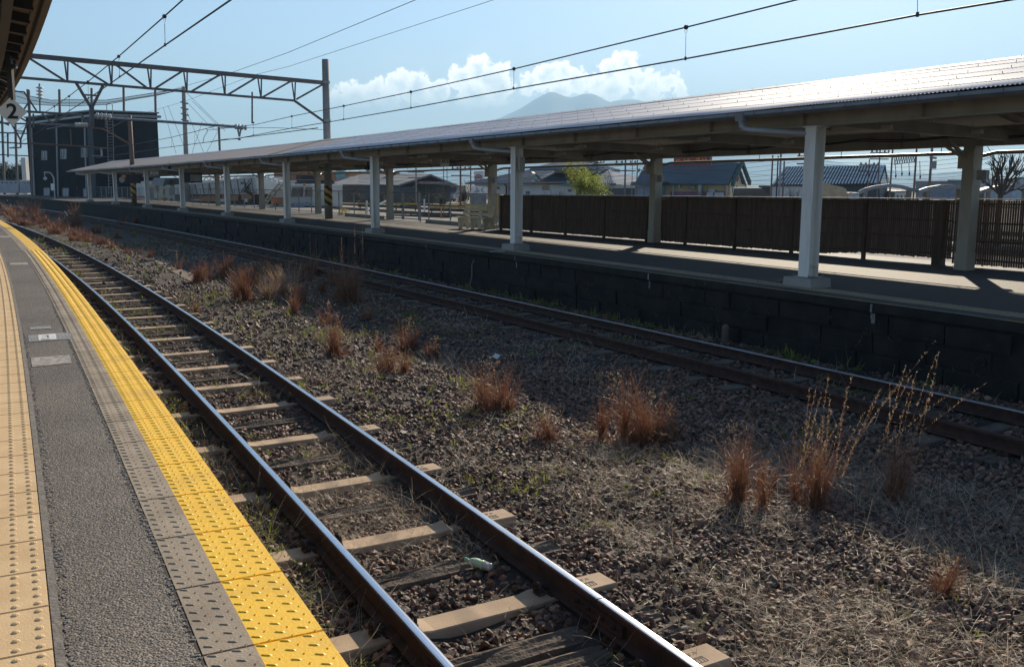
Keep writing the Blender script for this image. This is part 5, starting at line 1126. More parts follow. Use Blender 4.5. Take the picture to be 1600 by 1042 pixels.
for k in range(4): p = P.lerp(Q, .14+.05*k); b.lathe(p+Vector((-.05, -.25, 0)), [(.03, 0), (.2, .05), (.2, .1), (.03, .16)], 8); b.lathe(p+Vector((.28, -.1, -.1)), [(.03, 0), (.13, .05), (.13, .1), (.03, .16)], 8)
b.build('insulator', M['gutter'], t)
b = MB(); P = at(342, 199, 100); Q = at(344, 250, 100); Q.z = ZY; b.tube([P, Q], .12, 6); tag(b.build('net_pole', M['gantry']), 'short slim pole right of the tall insulator pole', 'pole', 'net poles behind the dark building')

# maintenance train in the yard
ft = Fac(205, 93, 505, 70, -.9); m_bei = mat('machine_beige', (.50, .45, .34), (.40, .35, .26), .6, scale=1.2); m_wht = mat('wagon_white', (.56, .55, .50), (.46, .45, .41), .6, scale=1.0); m_grey = mat('machine_grey', (.26, .27, .29), (.20, .2, .21), .6); m_org = mat('machine_ochre', (.46, .23, .07), (.36, .18, .07), .7)
def wheels(par, xs, y=318):
    for x in xs: b = MB(); p = ft.f(x, y); b.lathe(p-ft.v*.05, [(.43, 0), (.46, .05), (.46, .16)], 14, ft.v); b.build('wheel', M['clip'], par)
t = thing('box_wagon', 'white covered wagon of the work train next to the dark building', 'wagon', ft.f(220, 318)); ft.part('body', m_wht, t, [((209, 284), (233, 283), (233, 313), (209, 314))], 0, 2.6); ft.part('underframe', M['clip'], t, [(210, 313, 232, 316)], .2, 2.4); ft.part('stripe', M['red'], t, [(209, 306.5, 233, 309)], -.02, 0); wheels(t, (214, 228))
t = thing('work_car', 'beige work car with slanted grey cab roof in the yard train', 'wagon', ft.f(255, 318))
ft.part('body', m_bei, t, [(237, 289, 262, 315)], .2, 2.4); ft.part('cab', m_bei, t, [(250, 292.5, 273, 316)], 0, 2.5); ft.part('cab_roof', m_grey, t, [((236, 288.5), (240.5, 278), (258.5, 278), (254, 291)),], 0, 2.6)
ft.part('engine', M['clip'], t, [(256, 281, 278, 284), (262, 284, 276, 292), (258, 287, 263, 292)], .5, 2.0); ft.part('door', M['glass'], t, [(240, 287.5, 244, 299)], .14, .2); ft.part('grille', M['gutter'], t, [(264.5, 293.5, 272.5, 305)], -.03, 0); ft.part('window', M['glass'], t, [(255, 296, 257.5, 304)], -.03, 0); ft.part('lower_panel', m_org, t, [(251, 309, 262, 315.5)], -.03, 0); wheels(t, (243, 258, 268))
t = thing('hopper_wagon', 'long cream hopper wagon with slanted ribs and a round red mark in the yard train', 'wagon', ft.f(335, 320))
hop = [(272, 304), (273, 290.5), (300, 288), (340, 284), (398, 276.5), (402.5, 303), (392, 303.5)]
ft.part('hopper', m_wht, t, [hop], 0, 2.6); ft.part('rim', M['white'], t, [((273, 291), (300, 288.5), (340, 284.5), (398, 277.5), (398, 275.5), (340, 282.6), (300, 286.6), (273, 289.4))], -.08, .1)  # rim coloured whiter than the body to imitate sunlight on the top edge
ft.part('rib', M['gutter'], t, [((x, y0), (x+.9, y0), (x+5, 303), (x+4, 303)) for x, y0 in zip(range(282, 396, 11), [290.3-.125*(x-272) for x in range(282, 396, 11)])], -.06, 0)
ft.part('skirt', m_org, t, [(290, 306, 340, 315), (345, 304, 352, 318), (375, 304, 390, 318), (358, 305, 370, 314)], .1, 1.4); ft.part('stripe', M['red'], t, [((290, 307.5), (345, 304.5), (345, 306), (290, 309)),], .05, .1)
ft.part('underframe', M['clip'], t, [(275, 304, 398, 313), (280, 313, 395, 319)], .3, 2.2); ft.part('plate', M['white'], t, [(296, 312, 315, 313.5), (344.5, 311, 350.5, 315.5), (378.5, 311, 387, 316), (341, 311, 343.5, 314)], -.04, .1)
c = ft.f(328, 292.5); Mt = face_m(c-ft.v*.07, -ft.v); b = MB()
for k in range(14):
    a0, a1 = k*.40+.5, (k+1)*.40+.5
    if k in (6, 7): continue
    b.bar(Mt @ Vector((.17*math.cos(a0), .17*math.sin(a0), 0)), Mt @ Vector((.17*math.cos(a1), .17*math.sin(a1), 0)), .07, .02)
b.bar(Mt @ Vector((0, 0, 0)), Mt @ Vector((.2, -.26, 0)), .08, .02); b.build('round_mark', M['red'], t)
text_obj('lettering', 'MTL-3', .30, face_m(ft.f(381, 286.8)-ft.v*.06, -ft.v), M['dark'], t, .01)
b = MB()
for k in range(14): p = ft.f(390+rng.uniform(-2, 3), 281+k*1.7); q = ft.f(376+k*1.6, 301+rng.normal(0, 1)); b.tube([p, p.lerp(q, .5)-Vector((0, 0, .15))-ft.v*.15, q], .03, 4)
b.build('hose', M['clip'], t); ft.part('coupling', M['red'], t, [(397, 300, 401, 302)], 0, .3); wheels(t, (284, 294, 380, 392), 320)
t = thing('roof_car', 'white lattice topped car behind the hopper wagon in the yard', 'wagon', ft.f(360, 318)+ft.v*5); f5 = Fac(300, 97, 470, 84, -.9)
f5.part('body', m_wht, t, [(316, 282, 452, 306)], 0, 2.5); f5.part('window_band', M['glass'], t, [(404, 292, 440, 300)], -.04, 0); b = MB()
for x in range(318, 400, 9): b.bar(f5.f(x, 282), f5.f(x+5, 276.5), .12); b.bar(f5.f(x+5, 276.5), f5.f(x+9, 282), .12)
b.bar(f5.f(318, 276.5), f5.f(402, 275.5), .15); b.build('lattice', M['white'], t)
t = thing('track_machine', 'pale track machine cab with two dark windows and an orange beacon behind the first columns', 'machine', ft.f(460, 326))
ft.part('cab', m_wht, t, [((424, 303), (446, 290.5), (488.5, 290), (489, 327), (424, 326))], 0, 2.6); ft.part('window', M['glass'], t, [((457, 293), (474, 293), (473, 307.5), (455.5, 307.5)), ((478, 293), (488, 293), (488, 307.5), (476.5, 307.5))], -.04, .02, True)
ft.part('roof_unit', M['dark'], t, [(458, 281.5, 485, 285), (455, 285, 487, 287.5), (457, 274, 465, 280.5)], .3, 2.0); ft.part('roof_rim', M['white'], t, [(455, 287.5, 489, 290.3)], -.08, 2.6); ft.part('panel', m_org, t, [(425, 311, 444, 321)], -.04, 0); ft.part('stripe', M['red'], t, [(425, 309, 444, 311)], -.04, 0)
b = MB(); b.lathe(ft.f(477.5, 290)-ft.v*.1+Vector((0, 0, .0)), [(.10, 0), (.10, .12), (.05, .17)], 10); b.build('beacon', M['orange'], t); ft.part('crate', mat('crate_grey', (.34, .37, .43)), t, [(455, 317.5, 470, 328), (471, 317, 487, 328)], -.7, -.1, True)
b = MB()
for off in (0, 7): b.bar(ft.f(410+off, 326)-ft.v*.4, ft.f(444+off, 286)-ft.v*.4, .09)
for k in range(9): f0 = k/8; b.bar(ft.f(410+34*f0, 326-40*f0)-ft.v*.4, ft.f(417+34*min(1, f0+.1), 326-40*min(1, f0+.1))-ft.v*.4, .06)
b.build('conveyor', m_bei, t); b = MB()
for k in range(10): b.bar(ft.f(400+k*4, 275+1.3*k)+ft.v*.5, ft.f(404+k*4, 279+1.3*k if k % 2 else 273+1.3*k)+ft.v*.5, .08)
b.bar(ft.f(398, 274)+ft.v*.5, ft.f(440, 287)+ft.v*.5, .12); b.build('boom', M['white'], t); wheels(t, (432, 448, 480), 326)

def shed(name, label, F_, body, roofs, mw, mr, depth, cat='house', wins=(), extra=None):
    t = thing(name, label, cat, F_.A); F_.part('wall', mw, t, body, 0, depth)
    for k, (poly, t0, t1, m) in enumerate(roofs): F_.part('roof', m or mr, t, [poly], t0, t1)
    for r in wins: F_.window(t, r, fw=.5)
    return t
def pitched(F_, t, x0, ye, x1, xr0, yr, xr1, dep, m, over=.5, name='roof'):   # roof slope from the eave up to a ridge set back by half the depth
    k = 1+dep/2/F_.A.y
    a, b_ = F_.f(x0, ye)-F_.v*over, F_.f(x1, ye)-F_.v*over; hz = F_.f(xr0, yr); rise = (hz.z-HP)*k+HP
    r0 = F_.f(xr0, yr); r1 = F_.f(xr1, yr); c0 = Vector((r0.x, r0.y, rise))+F_.v*dep/2; c1 = Vector((r1.x, r1.y, (r1.z-HP)*k+HP))+F_.v*dep/2
    d0 = Vector((a.x, a.y, a.z))+F_.v*(dep+2*over); d1 = Vector((b_.x, b_.y, b_.z))+F_.v*(dep+2*over)
    b = MB(); dn = Vector((0, 0, -.16)); b.slab([a, b_, c1, c0], dn); b.slab([c0, c1, d1, d0], dn); b.add([a+dn, c0+dn, d0+dn, b_+dn, c1+dn, d1+dn], ((0, 1, 2), (3, 5, 4)))
    return b.build(name, m, t)
m_tile = mat('blue_tile', (.12, .16, .21), (.16, .20, .25), .9, scale=1.2, streak=(1, 1, 8), spec=.15); m_slate = mat('grey_slate', (.20, .20, .20), (.26, .26, .25), .9, scale=1, spec=.15); m_char = mat('charcoal_wall', (.055, .06, .068), (.075, .08, .088), .7, scale=.8); m_plaster = mat('plaster', (.62, .61, .58), (.52, .51, .48), .7, scale=.5)
# orange building, white house, apartment block
fo_ = Fac(428, 126, 548, 118); t = shed('orange_building', 'orange walled building with teal sign behind the track machine', fo_, [(428, 268, 530, 310), ((530, 278), (546, 268), (548, 292), (530, 300))], [], mat('orange_wall', (.42, .17, .06), (.36, .14, .05), .7, scale=.6), None, 9, 'building'); fo_.part('sign', mat('teal', (.18, .42, .40)), t, [(527, 267, 540, 278)], -.2, 0); fo_.part('pink_panel', mat('pink_panel', (.5, .22, .25)), t, [(527, 278, 533, 283)], -.2, 0)
fa = Fac(546, 165, 590, 160); t = shed('apartment_block', 'distant grey apartment block with rows of balconies above the white house', fa, [(547, 271, 590, 300)], [], m_slate, None, 12, 'building'); fa.part('balcony', M['gutter'], t, [(548, 272.5, 589, 274), (548, 276.5, 589, 278), (548, 280.5, 589, 282)], -.8, 0, True); fa.part('door_row', M['glass'], t, [(549+4*k, 274, 551+4*k, 276.5) for k in range(10)], -.05, 0)
fw_ = Fac(528, 104, 618, 100); t = shed('white_house', 'white house with a dark low roof left of the grey gabled house', fw_, [(530, 281.5, 590, 312), (590, 283, 617, 312)], [], mat('white_wall', (.58, .62, .66), (.50, .54, .58), .6, scale=.4), None, 7, 'house', ((531, 287, 539, 292.5), (556, 290, 563, 295), (542, 297, 549, 306), (570, 295, 580, 304)))
fw_.part('roof', m_slate, t, [((527, 283), (547, 276.5), (590, 280), (590, 282), (548, 279), (528, 285))], -.6, 7.5); pitched(fw_, t, 586, 284, 620, 592, 272, 617, 7, m_slate)
# grey gabled house
fg = Fac(616, 86, 712, 91); t = thing('gabled_house', 'dark grey gabled house with a curved awning seen through the gate', 'house', fg.A)
fg.part('wall', m_char, t, [((619, 287.5), (663.5, 276.5), (703, 290), (703, 316), (619, 316))], 0, 9); fg.part('roof', m_slate, t, [((612, 289), (663.5, 272.4), (663.5, 275), (614, 291.2)), ((663.5, 272.4), (710, 291), (708, 293), (663.5, 275))], -.9, 10)
fg.part('awning', m_grey, t, [((638, 285.2), (650, 283.8), (675, 284), (689, 287), (689, 289), (640, 287.6))], -1.6, 0); fg.part('awning_trim', M['red'], t, [((640, 284.6), (650, 283.4), (674, 283.4), (674, 284), (650, 284), (640, 285.2))], -1.65, -.1)
fg.part('wing', m_char, t, [(615, 292, 640, 316)], -1, 5); 
for r in ((632, 294, 639, 300), (643, 289, 650, 298), (663, 290, 669, 303), (670, 290, 676, 303), (681, 294, 687, 301)): fg.window(t, r, None, M['gutter'], .5)
fg.part('poster', m_plaster, t, [(644.5, 291, 647.5, 296)], -.1, -.04); fg.part('chimney', M['dark'], t, [(656, 268.5, 661, 273)], 4, 5)
# blue tiled house group
fb = Fac(734, 86, 966, 78); t = thing('tiled_house', 'long white house with blue tiled roofs and a copper eave behind the dark fence', 'house', fb.A)
fb.part('wall', m_plaster, t, [(742, 286.5, 838, 312), (838, 288, 886, 312), (886, 289, 960, 312)], 0, 9)
def hip(F_, x0, ye, x1, xr0, yr, xr1, dep, m, over=.6):
    a, b_ = F_.f(x0, ye)-F_.v*over, F_.f(x1, ye)-F_.v*over; k = 1+dep/2/F_.A.y
    r0, r1 = F_.f(xr0, yr), F_.f(xr1, yr); c0 = Vector((r0.x, r0.y, (r0.z-HP)*k+HP))+F_.v*dep/2; c1 = Vector((r1.x, r1.y, (r1.z-HP)*k+HP))+F_.v*dep/2; d0 = a+F_.v*(dep+2*over); d1 = b_+F_.v*(dep+2*over)
    b = MB(); b.add([a, b_, c1, c0, d0, d1], ((0, 1, 2, 3), (1, 5, 2), (5, 4, 3, 2), (4, 0, 3), (0, 4, 5, 1)))
    ln = 26
    for k_ in range(1, ln): f0 = k_/ln; p = a.lerp(b_, f0); q = c0.lerp(c1, f0); b.bar(p+Vector((0, 0, .03)), q+Vector((0, 0, .03)), .07, .05)
    b.bar(c0, c1, .3, .22); b.bar(a, c0, .2, .14); b.bar(b_, c1, .2, .14); b.bar(a, b_, .12, .14); return b.build('roof', m, t)
hip(fb, 734, 287, 840, 786, 266, 832, 9, m_tile); hip(fb, 836, 285.5, 892, 832, 265.5, 876, 9, m_tile); hip(fb, 884, 288, 966, 880, 266, 912, 9, m_tile); hip(fb, 836, 264, 912, 842, 254, 905, 6, m_tile)
fb.part('upper_wall', m_plaster, t, [(842, 262, 908, 270)], 2.5, 7); fb.part('copper_eave', mat('copper_eave', (.42, .22, .10)), t, [((841, 285.3), (884, 284.8), (884, 286.6), (841, 287))], -.75, -.62)
fb.part('ridge_tiles', mat('patched_tiles', (.45, .38, .34), (.12, .28, .22), .6, scale=3, lo=.45, hi=.55), t, [((832, 269), (836, 268.5), (852, 284), (842, 283.5))], -.66, -.2)
for r in ((774, 292, 781, 296), (797, 292, 802, 297), (848, 290, 858, 297), (888, 296, 893, 300), (822, 299, 828, 304), (897, 292, 901, 295)): fb.window(t, r, None, M['gutter'], .5)
b = MB(); b.tube([fb.f(789, 288)-fb.v*.1, fb.f(792, 291)-fb.v*.1, fb.f(792, 306)-fb.v*.1], .06, 5); b.build('downpipe', M['dark'], t)
c = at(749, 276, 108); t = thing('sign_tower', 'pale roof sign with a dark red ring mark above the tiled house', 'sign', c); Mt = face_m(c, Vector((-.3, -1, 0))); k = 108/F; b = MB(); b.boxm(Mt, 15*k, 16*k, .6); b.build('board', m_plaster, t); b = MB()
for q_ in range(16): a0, a1 = q_*math.pi/8, (q_+1)*math.pi/8; b.bar(Mt @ Vector((4.6*k*math.cos(a0), 4.6*k*math.sin(a0)-2*k, .32)), Mt @ Vector((4.6*k*math.cos(a1), 4.6*k*math.sin(a1)-2*k, .32)), 1.1*k, .1)
b.bar(Mt @ Vector((-2.4*k, -2*k, .32)), Mt @ Vector((2.4*k, -2*k, .32)), .8*k, .1); b.bar(Mt @ Vector((0, -4*k, .32)), Mt @ Vector((0, 0, .32)), .8*k, .1); b.build('ring_mark', mat('dark_red', (.28, .03, .04)), t); b = MB(); b.boxm(Mt @ Matrix.Translation((0, -13*k, -.2)), 8*k, 12*k, .4); b.build('stand', m_slate, t)
b = MB()
c = at(748, 298, 66); t = thing('kana_sign', 'white signboard with black hand-brushed kana behind the bench', 'sign', c); Mt = face_m(c, Vector((.05, -1, 0))); k = 66/F; b = MB(); b.slab([Mt @ Vector((x*k, y*k, 0)) for x, y in ((-14, -6), (14, -6), (15, 5), (-6, 7), (-11, 2))], Mt.to_3x3() @ Vector((0, 0, -.3))); b.build('board', M['white'], t)
text_obj('lettering', '\u3075\u304f', 9*k, Mt @ Matrix.Translation((1.5*k, 0, .01)), M['black'], t, .01, .004); b = MB(); b.boxm(Mt @ Matrix.Translation((0, -14*k, -.2)), 24*k, 16*k, .25); b.build('panel', mat('dim_panel', (.22, .22, .23), (.3, .3, .3), scale=4), t)
# low dark wall, restaurant, barn
fd = Fac(940, 74, 1012, 72); b = MB(); fd.rect(b, 900, 294, 1012, 318, 0, .3); tag(b.build('boundary_wall', m_char), 'low dark boundary wall between the leafy tree and the steep roofed restaurant', 'wall')
fs = Fac(994, 73, 1139, 70); fe = Fac(1139, 70, 1166, 76)
t = thing('restaurant', 'cream restaurant with steep blue grey roof, red roof sign and painted gable', 'restaurant', fs.B)
m_steep = mat('steep_roof', (.085, .11, .125), (.11, .135, .15), .9, scale=.6, streak=(1, 1, 5), spec=.15); m_crm = mat('cream_wall', (.52, .43, .24), (.46, .38, .21), .7, scale=.5); m_pur = mat('purple_band', (.24, .12, .17)); m_green = mat('green_trim', (.03, .08, .065))
fs.part('wall', m_crm, t, [(1000, 288, 1139, 312)], .3, 6); fs.part('purple_band', m_pur, t, [(1046, 299.5, 1136, 312)], .22, .3); fs.part('eave_trim', m_green, t, [(1044, 287, 1140, 289.3)], -.35, -.1)
b = MB(); a, b_, c, d = fs.f(994, 287)-fs.v*.4, fs.f(1140, 287.5)-fs.v*.4, fs.fd(1154, 254, 2.6), fs.fd(1009, 255, 2.6)
c2 = c+fs.v*.0; b.slab([a, b_, c, d], fs.v*.25-UPV*.1); e1 = c+fs.v*3.0+Vector((0, 0, b_.z-c.z)); e0 = d+fs.v*3.0+Vector((0, 0, a.z-d.z)); b.slab([d, c, e1, e0], Vector((0, 0, -.2))); b.build('roof', m_steep, t)
fe.part('gable', mat('gable_cream', (.62, .55, .40)), t, [((1141, 288), (1154, 258), (1164, 286.5), (1164, 290), (1141, 290))], .1, .5); b = MB(); b.bar(fe.f(1139, 288.5)-fe.v*.25, fe.f(1154, 253.6)-fe.v*.25, .22, .3); b.bar(fe.f(1154, 253.6)-fe.v*.25, fe.f(1166.5, 287)-fe.v*.25, .22, .3); b.build('bargeboard', m_green, t)
b = MB()
for (x0, y0, x1, y1) in ((1144, 275, 1145, 284), (1146, 274.5, 1151, 275), (1148, 273, 1148.4, 283), (1150.5, 274, 1151.5, 284), (1152.5, 275, 1153, 282), (1144, 279, 1147, 278.6)): b.bar(fe.f(x0, y0)-fe.v*.02, fe.f(x1, y1)-fe.v*.02, .10, .05)
b.build('red_lettering', M['red'], t); fe.part('end_wall', mat('terracotta', (.52, .24, .12)), t, [(1139.5, 289, 1164, 312)], .15, .3); fe.window(t, (1141.5, 292.5, 1148, 308), None, M['white'], .6); fe.window(t, (1152, 292.5, 1158.5, 308), None, M['white'], .6); fe.part('red_pillar', M['red'], t, [(1149.2, 290, 1151.2, 312)], -.05, .15)
fs.part('porch_roof', m_steep, t, [((995, 290), (997, 284.5), (1047, 284.5), (1040, 290.5))], -1.6, 0); fs.part('porch', mat('porch_blue', (.20, .26, .33)), t, [(1000, 290.5, 1039, 312)], -1.2, .2); fs.window(t, (1075, 291, 1086, 296.5), None, M['gutter'], .5)
fs.part('duct', M['steel'], t, [(1093, 288.5, 1098, 312), (1062, 290, 1064.5, 293), (1108, 296, 1119, 304.5)], -.35, .1); fs.part('vent_unit', M['pvc'], t, [(1109, 301, 1119, 312), (1121, 301, 1132, 312)], -.9, -.1, True); b = MB(); b.tube([fs.f(1046, 289)-fs.v*.1, fs.f(1052, 291)-fs.v*.1, fs.f(1052, 306)-fs.v*.1], .06, 5); b.tube([fs.f(1134, 289)-fs.v*.1, fs.f(1136, 292)-fs.v*.1, fs.f(1136, 306)-fs.v*.1], .06, 5); b.build('downpipe', M['pvc'], t)
sg = fs.part('roof_sign', mat('sign_maroon', (.22, .025, .03), (.16, .02, .025), .5), t, [(1051.5, 243.5, 1109, 258)], .2, .7); fs.part('sign_end', M['red'], sg, [(1050.5, 255, 1053.5, 259), (1103.5, 254, 1107, 258)], 0, .2); b = MB(); q = lambda x, y: fs.f(x, y)+fs.v*.14
for seg in ([(1069, 248), (1068, 253)], [(1071, 252), (1076, 250), (1080, 252), (1075, 253.5)], [(1074, 248), (1077, 253.5)], [(1087, 250), (1092, 247), (1094, 252), (1088, 252.5)], [(1091, 246), (1090, 253)], [(1096, 248), (1099, 252.5)], [(1101, 247.5), (1103, 249), (1100, 252.5)], [(1056, 251), (1062, 250)]):
    b = MB(); b.tube([q(*p) for p in seg], .07, 5); b.build('brush_stroke', M['orange'], sg)
fbn = Fac(1204, 88, 1374, 84); fbe = Fac(1374, 84, 1392, 92); t = thing('barn', 'dark walled barn with a white striped metal roof behind the fence at right', 'building', fbn.B)
fbn.part('wall', mat('barn_wall', (.035, .036, .042), (.05, .05, .056), .7), t, [(1262, 286, 1374, 314)], .3, 8); fbn.part('annex_wall', m_plaster, t, [(1201, 292.5, 1264, 314)], -.6, 3); fbn.part('annex_trim', mat('pink_trim', (.45, .28, .26)), t, [(1200, 291, 1264, 293)], -.7, 0)
b = MB(); a, b_, c, d = fbn.f(1206, 289.5), fbn.f(1374, 287), fbn.fd(1384, 258.5, 3), fbn.fd(1227, 261, 3)
b.slab([a, b_, c, d], Vector((0, 0, -.2))+fbn.v*.1); e1 = c+fbn.v*3.5-UPV*1.6; b.slab([d, c, e1, e1+(a-b_)], Vector((0, 0, -.15))); b.build('roof', mat('barn_roof', (.05, .055, .07), rough=.9, spec=.1), t)
b = MB(); nst = 34
for k in range(nst): f0 = (k+.3)/nst; f1 = f0+.5/nst; b.slab([a.lerp(b_, f0)+UPV*.03-fbn.v*.03, a.lerp(b_, f1)+UPV*.03-fbn.v*.03, d.lerp(c, f1)+UPV*.03-fbn.v*.03, d.lerp(c, f0)+UPV*.03-fbn.v*.03], Vector((0, 0, .03)))
b.build('roof_stripes', mat('stripe_white', (.62, .62, .60), (.5, .5, .49), .8, spec=.2), t); b = MB(); b.slab([b_+fbe.v*.05, fbe.f(1391, 290)+fbe.v*.05, fbe.f(1391, 286), c+fbe.v*.1], fbe.v*.3); b.build('glazed_gable', mat('glazed', (.5, .52, .53), (.4, .42, .43), .3), t)
fbn.part('lamp_box', M['white'], t, [(1311, 293.5, 1315.5, 297.5)], .1, .3); fbn.part('dark_annex', M['dark'], t, [(1189, 290, 1205, 314)], -1, 2)
# arched shelter
def arch(pts, Y, label, dep=2.2):
    t = thing('arched_shelter', label, 'shelter', at(pts[0][0], 310, Y), group='curved bike shelter roofs at right'); v = Vector((.35, .94, 0)); b = MB(); P = [at(*p, Y) for p in pts]; n = Vector((0, 0, -.085))
    for p, q in zip(P[:-1], P[1:]): b.slab([p, q, q+v*dep, p+v*dep], n)
    b.build('roof', M['gutter'], t)
    b = MB()
    for p, q in zip(P[:-1], P[1:]): b.bar(p-v*.03+n*.5, q-v*.03+n*.5, .05, .12)
    b.build('edge_beam', M['steel'], t)
    for i in (1, len(P)-2):
        p = P[i]
        for q_ in (0, .9): b = MB(); b.bar(p+v*dep*q_+n, Vector((p.x, p.y, ZY))+v*dep*q_, .10); b.build('post', M['pole_con'], t)
arch([(1343, 299), (1352, 294.5), (1368, 290.5), (1390, 288.3), (1408, 290), (1422, 294), (1437, 297.5)], 33, 'curved shelter roof left of the boxed back column')
arch([(1437, 297.5), (1450, 293), (1470, 289.6), (1490, 289.4), (1505, 291.5), (1520, 297)], 32, 'curved shelter roof half hidden by the boxed back column')
arch([(1530, 299), (1545, 294), (1562, 290.5), (1585, 289), (1615, 290), (1640, 295)], 31, 'curved shelter roof at the right edge behind the bare tree')
# right-hand blocks
for (x0, y0, x1, y1, Y, d_, m, name, lab, cat) in ((1478, 281, 1512, 312, 66, 5, mat('blue_grey_wall', (.16, .20, .26)), 'utility_building', 'blue grey block with rounded top left of the boxed back column', 'building'), (1551, 276, 1572, 312, 88, 6, m_slate, 'far_block', 'grey block behind the bare tree trunk', 'building'), (1582, 277, 1625, 312, 84, 6, mat('pale_block', (.36, .42, .48)), 'far_block', 'pale blue grey block at the right photo edge', 'building'), (1535, 283, 1550, 312, 95, 6, m_char, 'far_block', 'dark low block just right of the boxed back column', 'building'), (1398, 298, 1420, 312, 88, 5, m_plaster, 'far_block', 'tiny white block under the left shelter arch', 'building')):
    F1 = Fac(x0, Y, x1, Y); t = thing(name, lab, cat, F1.A); F1.part('wall', m, t, [(x0, y0+2, x1, y1)], 0, d_); F1.part('roof', M['gutter'], t, [((x0-.7, y0+2.2), (x0+2, y0), (x1, y0), (x1+.7, y0+2.2))], -.2, d_+.2); F1.part('window', M['glass'], t, [(x0+(x1-x0)*f0, y0+7, x0+(x1-x0)*(f0+.12), y0+12) for f0 in (.15, .42, .7)], -.03, .02, True)

# poles
PL = [(650, 262, 2.6, 72, 'pole_con', 'grey pole in front of the grey gabled house'), (719.5, 256, 3.2, 62, 'rusty', 'thick dark pole right of the grey gabled house'), (693, 256, 1.4, 50, 'gantry', 'thin dark post right of the gate'), (698.5, 262, 1.3, 96, 'gantry', 'very thin far pole beside the thin dark post'), (735.5, 256, 2.2, 80, 'rusty', 'dark pole at the left end of the blue tiled roof'), (795.5, 262, 2.8, 60, 'gantry', 'dark pole in front of the blue tiled roof, left of the second big column'), (933.5, 248, 1.9, 82, 'gantry', 'dark pole rising behind the leafy tree'), (940, 256, 1.6, 86, 'gantry', 'thinner pole right of the one behind the leafy tree'), (977.5, 246, 3.0, 55, 'gantry', 'thick dark pole between the leafy tree and the restaurant'), (988.5, 248, 1.3, 50, 'gutter', 'slim green post left of the restaurant roof'), (996, 250, 2.0, 66, 'gantry', 'dark pole at the left tip of the restaurant roof'), (1008, 246, 2.4, 57, 'gantry', 'pole with lamps in front of the restaurant roof, beside a back column'),
      (1207.5, 243, 2.8, 55, 'rusty', 'brown pole at the left end of the striped barn roof'), (1216, 244, 2.4, 62, 'dark', 'dark pole pressed against the silver pole by the barn'), (1220.5, 236, 3.6, 50, 'steel', 'shiny silver pole in front of the striped barn'), (1225.5, 252, 2.8, 60, 'gantry', 'short dark topped pole right of the silver pole'), (1264, 234, 3.8, 52, 'gantry', 'thick dark pole hidden partly by the nearest column'), (1358.5, 249, 1.9, 60, 'gantry', 'slim pole with crossarm in front of the barn right end'), (1375.5, 230, 2.2, 62, 'gantry', 'slim pole with transformer bits at the barn gable'), (1395, 232, 2.8, 50, 'rusty', 'pole carrying the left end of the little lattice beam'), (1433, 224, 3.2, 50, 'rusty', 'pole carrying the right end of the little lattice beam'), (1457, 224, 4.2, 48, 'gantry', 'thick pole with box right of the little lattice beam')]
for k, (x, y, w, Y, m, lab) in enumerate(PL):
    P = at(x, y, Y); Q = Vector((P.x, P.y, ZY)); r = w/F*Y/2; t = thing('utility_pole', lab, 'pole', Q, group='poles and masts behind the far platform'); b = MB(); b.tube([P, Q], [r*.85, r], 10); b.build('shaft', M[m], t)
    if k in (0, 1, 6, 7, 8, 16, 17, 18):
        b = MB(); 
        for q in (.35, .75): b.bar(P+Vector((-.6, 0, -q)), P+Vector((.6, .1, -q)), .07); 
        for dx in (-.5, -.2, .3, .55): b.lathe(P+Vector((dx, 0, -.33)), [(.03, 0), (.06, .05), (.06, .10), (.02, .14)], 6)
        b.build('crossarm', M['gantry'], t)
    if k == 11:
        for sd, yy in ((-1, 266), (1, 266.5)): b = MB(); c = at(x+sd*10, yy, Y); b.tube([Vector((P.x, P.y, c.z)), c], .03, 5); b.lathe(c, [(.02, -.1), (.13, -.04), (.10, .05)], 8, (sd, 0, .3)); b.build('lamp', M['gutter'], t)
    if k == 21: b = MB(); b.box(at(1458.5, 258, Y-.3), (.22, .2, .38)); b.bar(at(1453, 246, Y-.2), at(1463, 247.5, Y-.2), .10); b.build('box', M['gutter'], t)
c0, c1 = at(1397, 246, 50), at(1431, 242.5, 50); t = thing('lattice_beam', 'little lattice beam with hanging insulators between two poles at right', 'gantry', c0); dn = Vector((0, 0, -.33)); b = MB(); b.bar(c0, c1, .045); b.bar(c0+dn*1.1, c1+dn, .045)
for k in range(9): p, q = c0.lerp(c1, k/9), c0.lerp(c1, (k+1)/9); b.bar(p, p.lerp(q, .5)+dn, .03); b.bar(p.lerp(q, .5)+dn, q, .03)
b.build('truss', M['gantry'], t)
for f0, y in ((.08, 275), (.36, 272), (.70, 272), (1.2, 277)): b = MB(); p = c0.lerp(c1, f0)+dn; q = at(1397+34*f0, y, 50); b.tube([p, q], .018, 5); b.lathe(q, [(.02, -.03), (.11, 0), (.02, .04)], 8, (1, 0, 0)); b.build('hanging_insulator', M['dark'], t)
t = thing('service_wires', 'bundle of thin service wires strung low behind the canopy, left to right', 'wire', at(1000, 290, 60))
for k, (ya, yb, Ya, Yb) in enumerate(((262, 240, 88, 60), (266, 247, 86, 62), (271, 254, 84, 64), (276, 262, 82, 66), (280, 268, 80, 70), (284, 276, 78, 72), (274, 283, 90, 90), (286, 283, 95, 95), (278, 271, 70, 80), (268, 264, 75, 90))):
    A, B = at(560, ya, Ya), at(1560, yb, Yb); b = MB(); b.tube([A.lerp(B, q)-Vector((0, 0, .5*math.sin(math.pi*(q*4 % 1)))) for q in np.linspace(0, 1, 29)], .010, 4); b.build('wire', M['wire'], t)

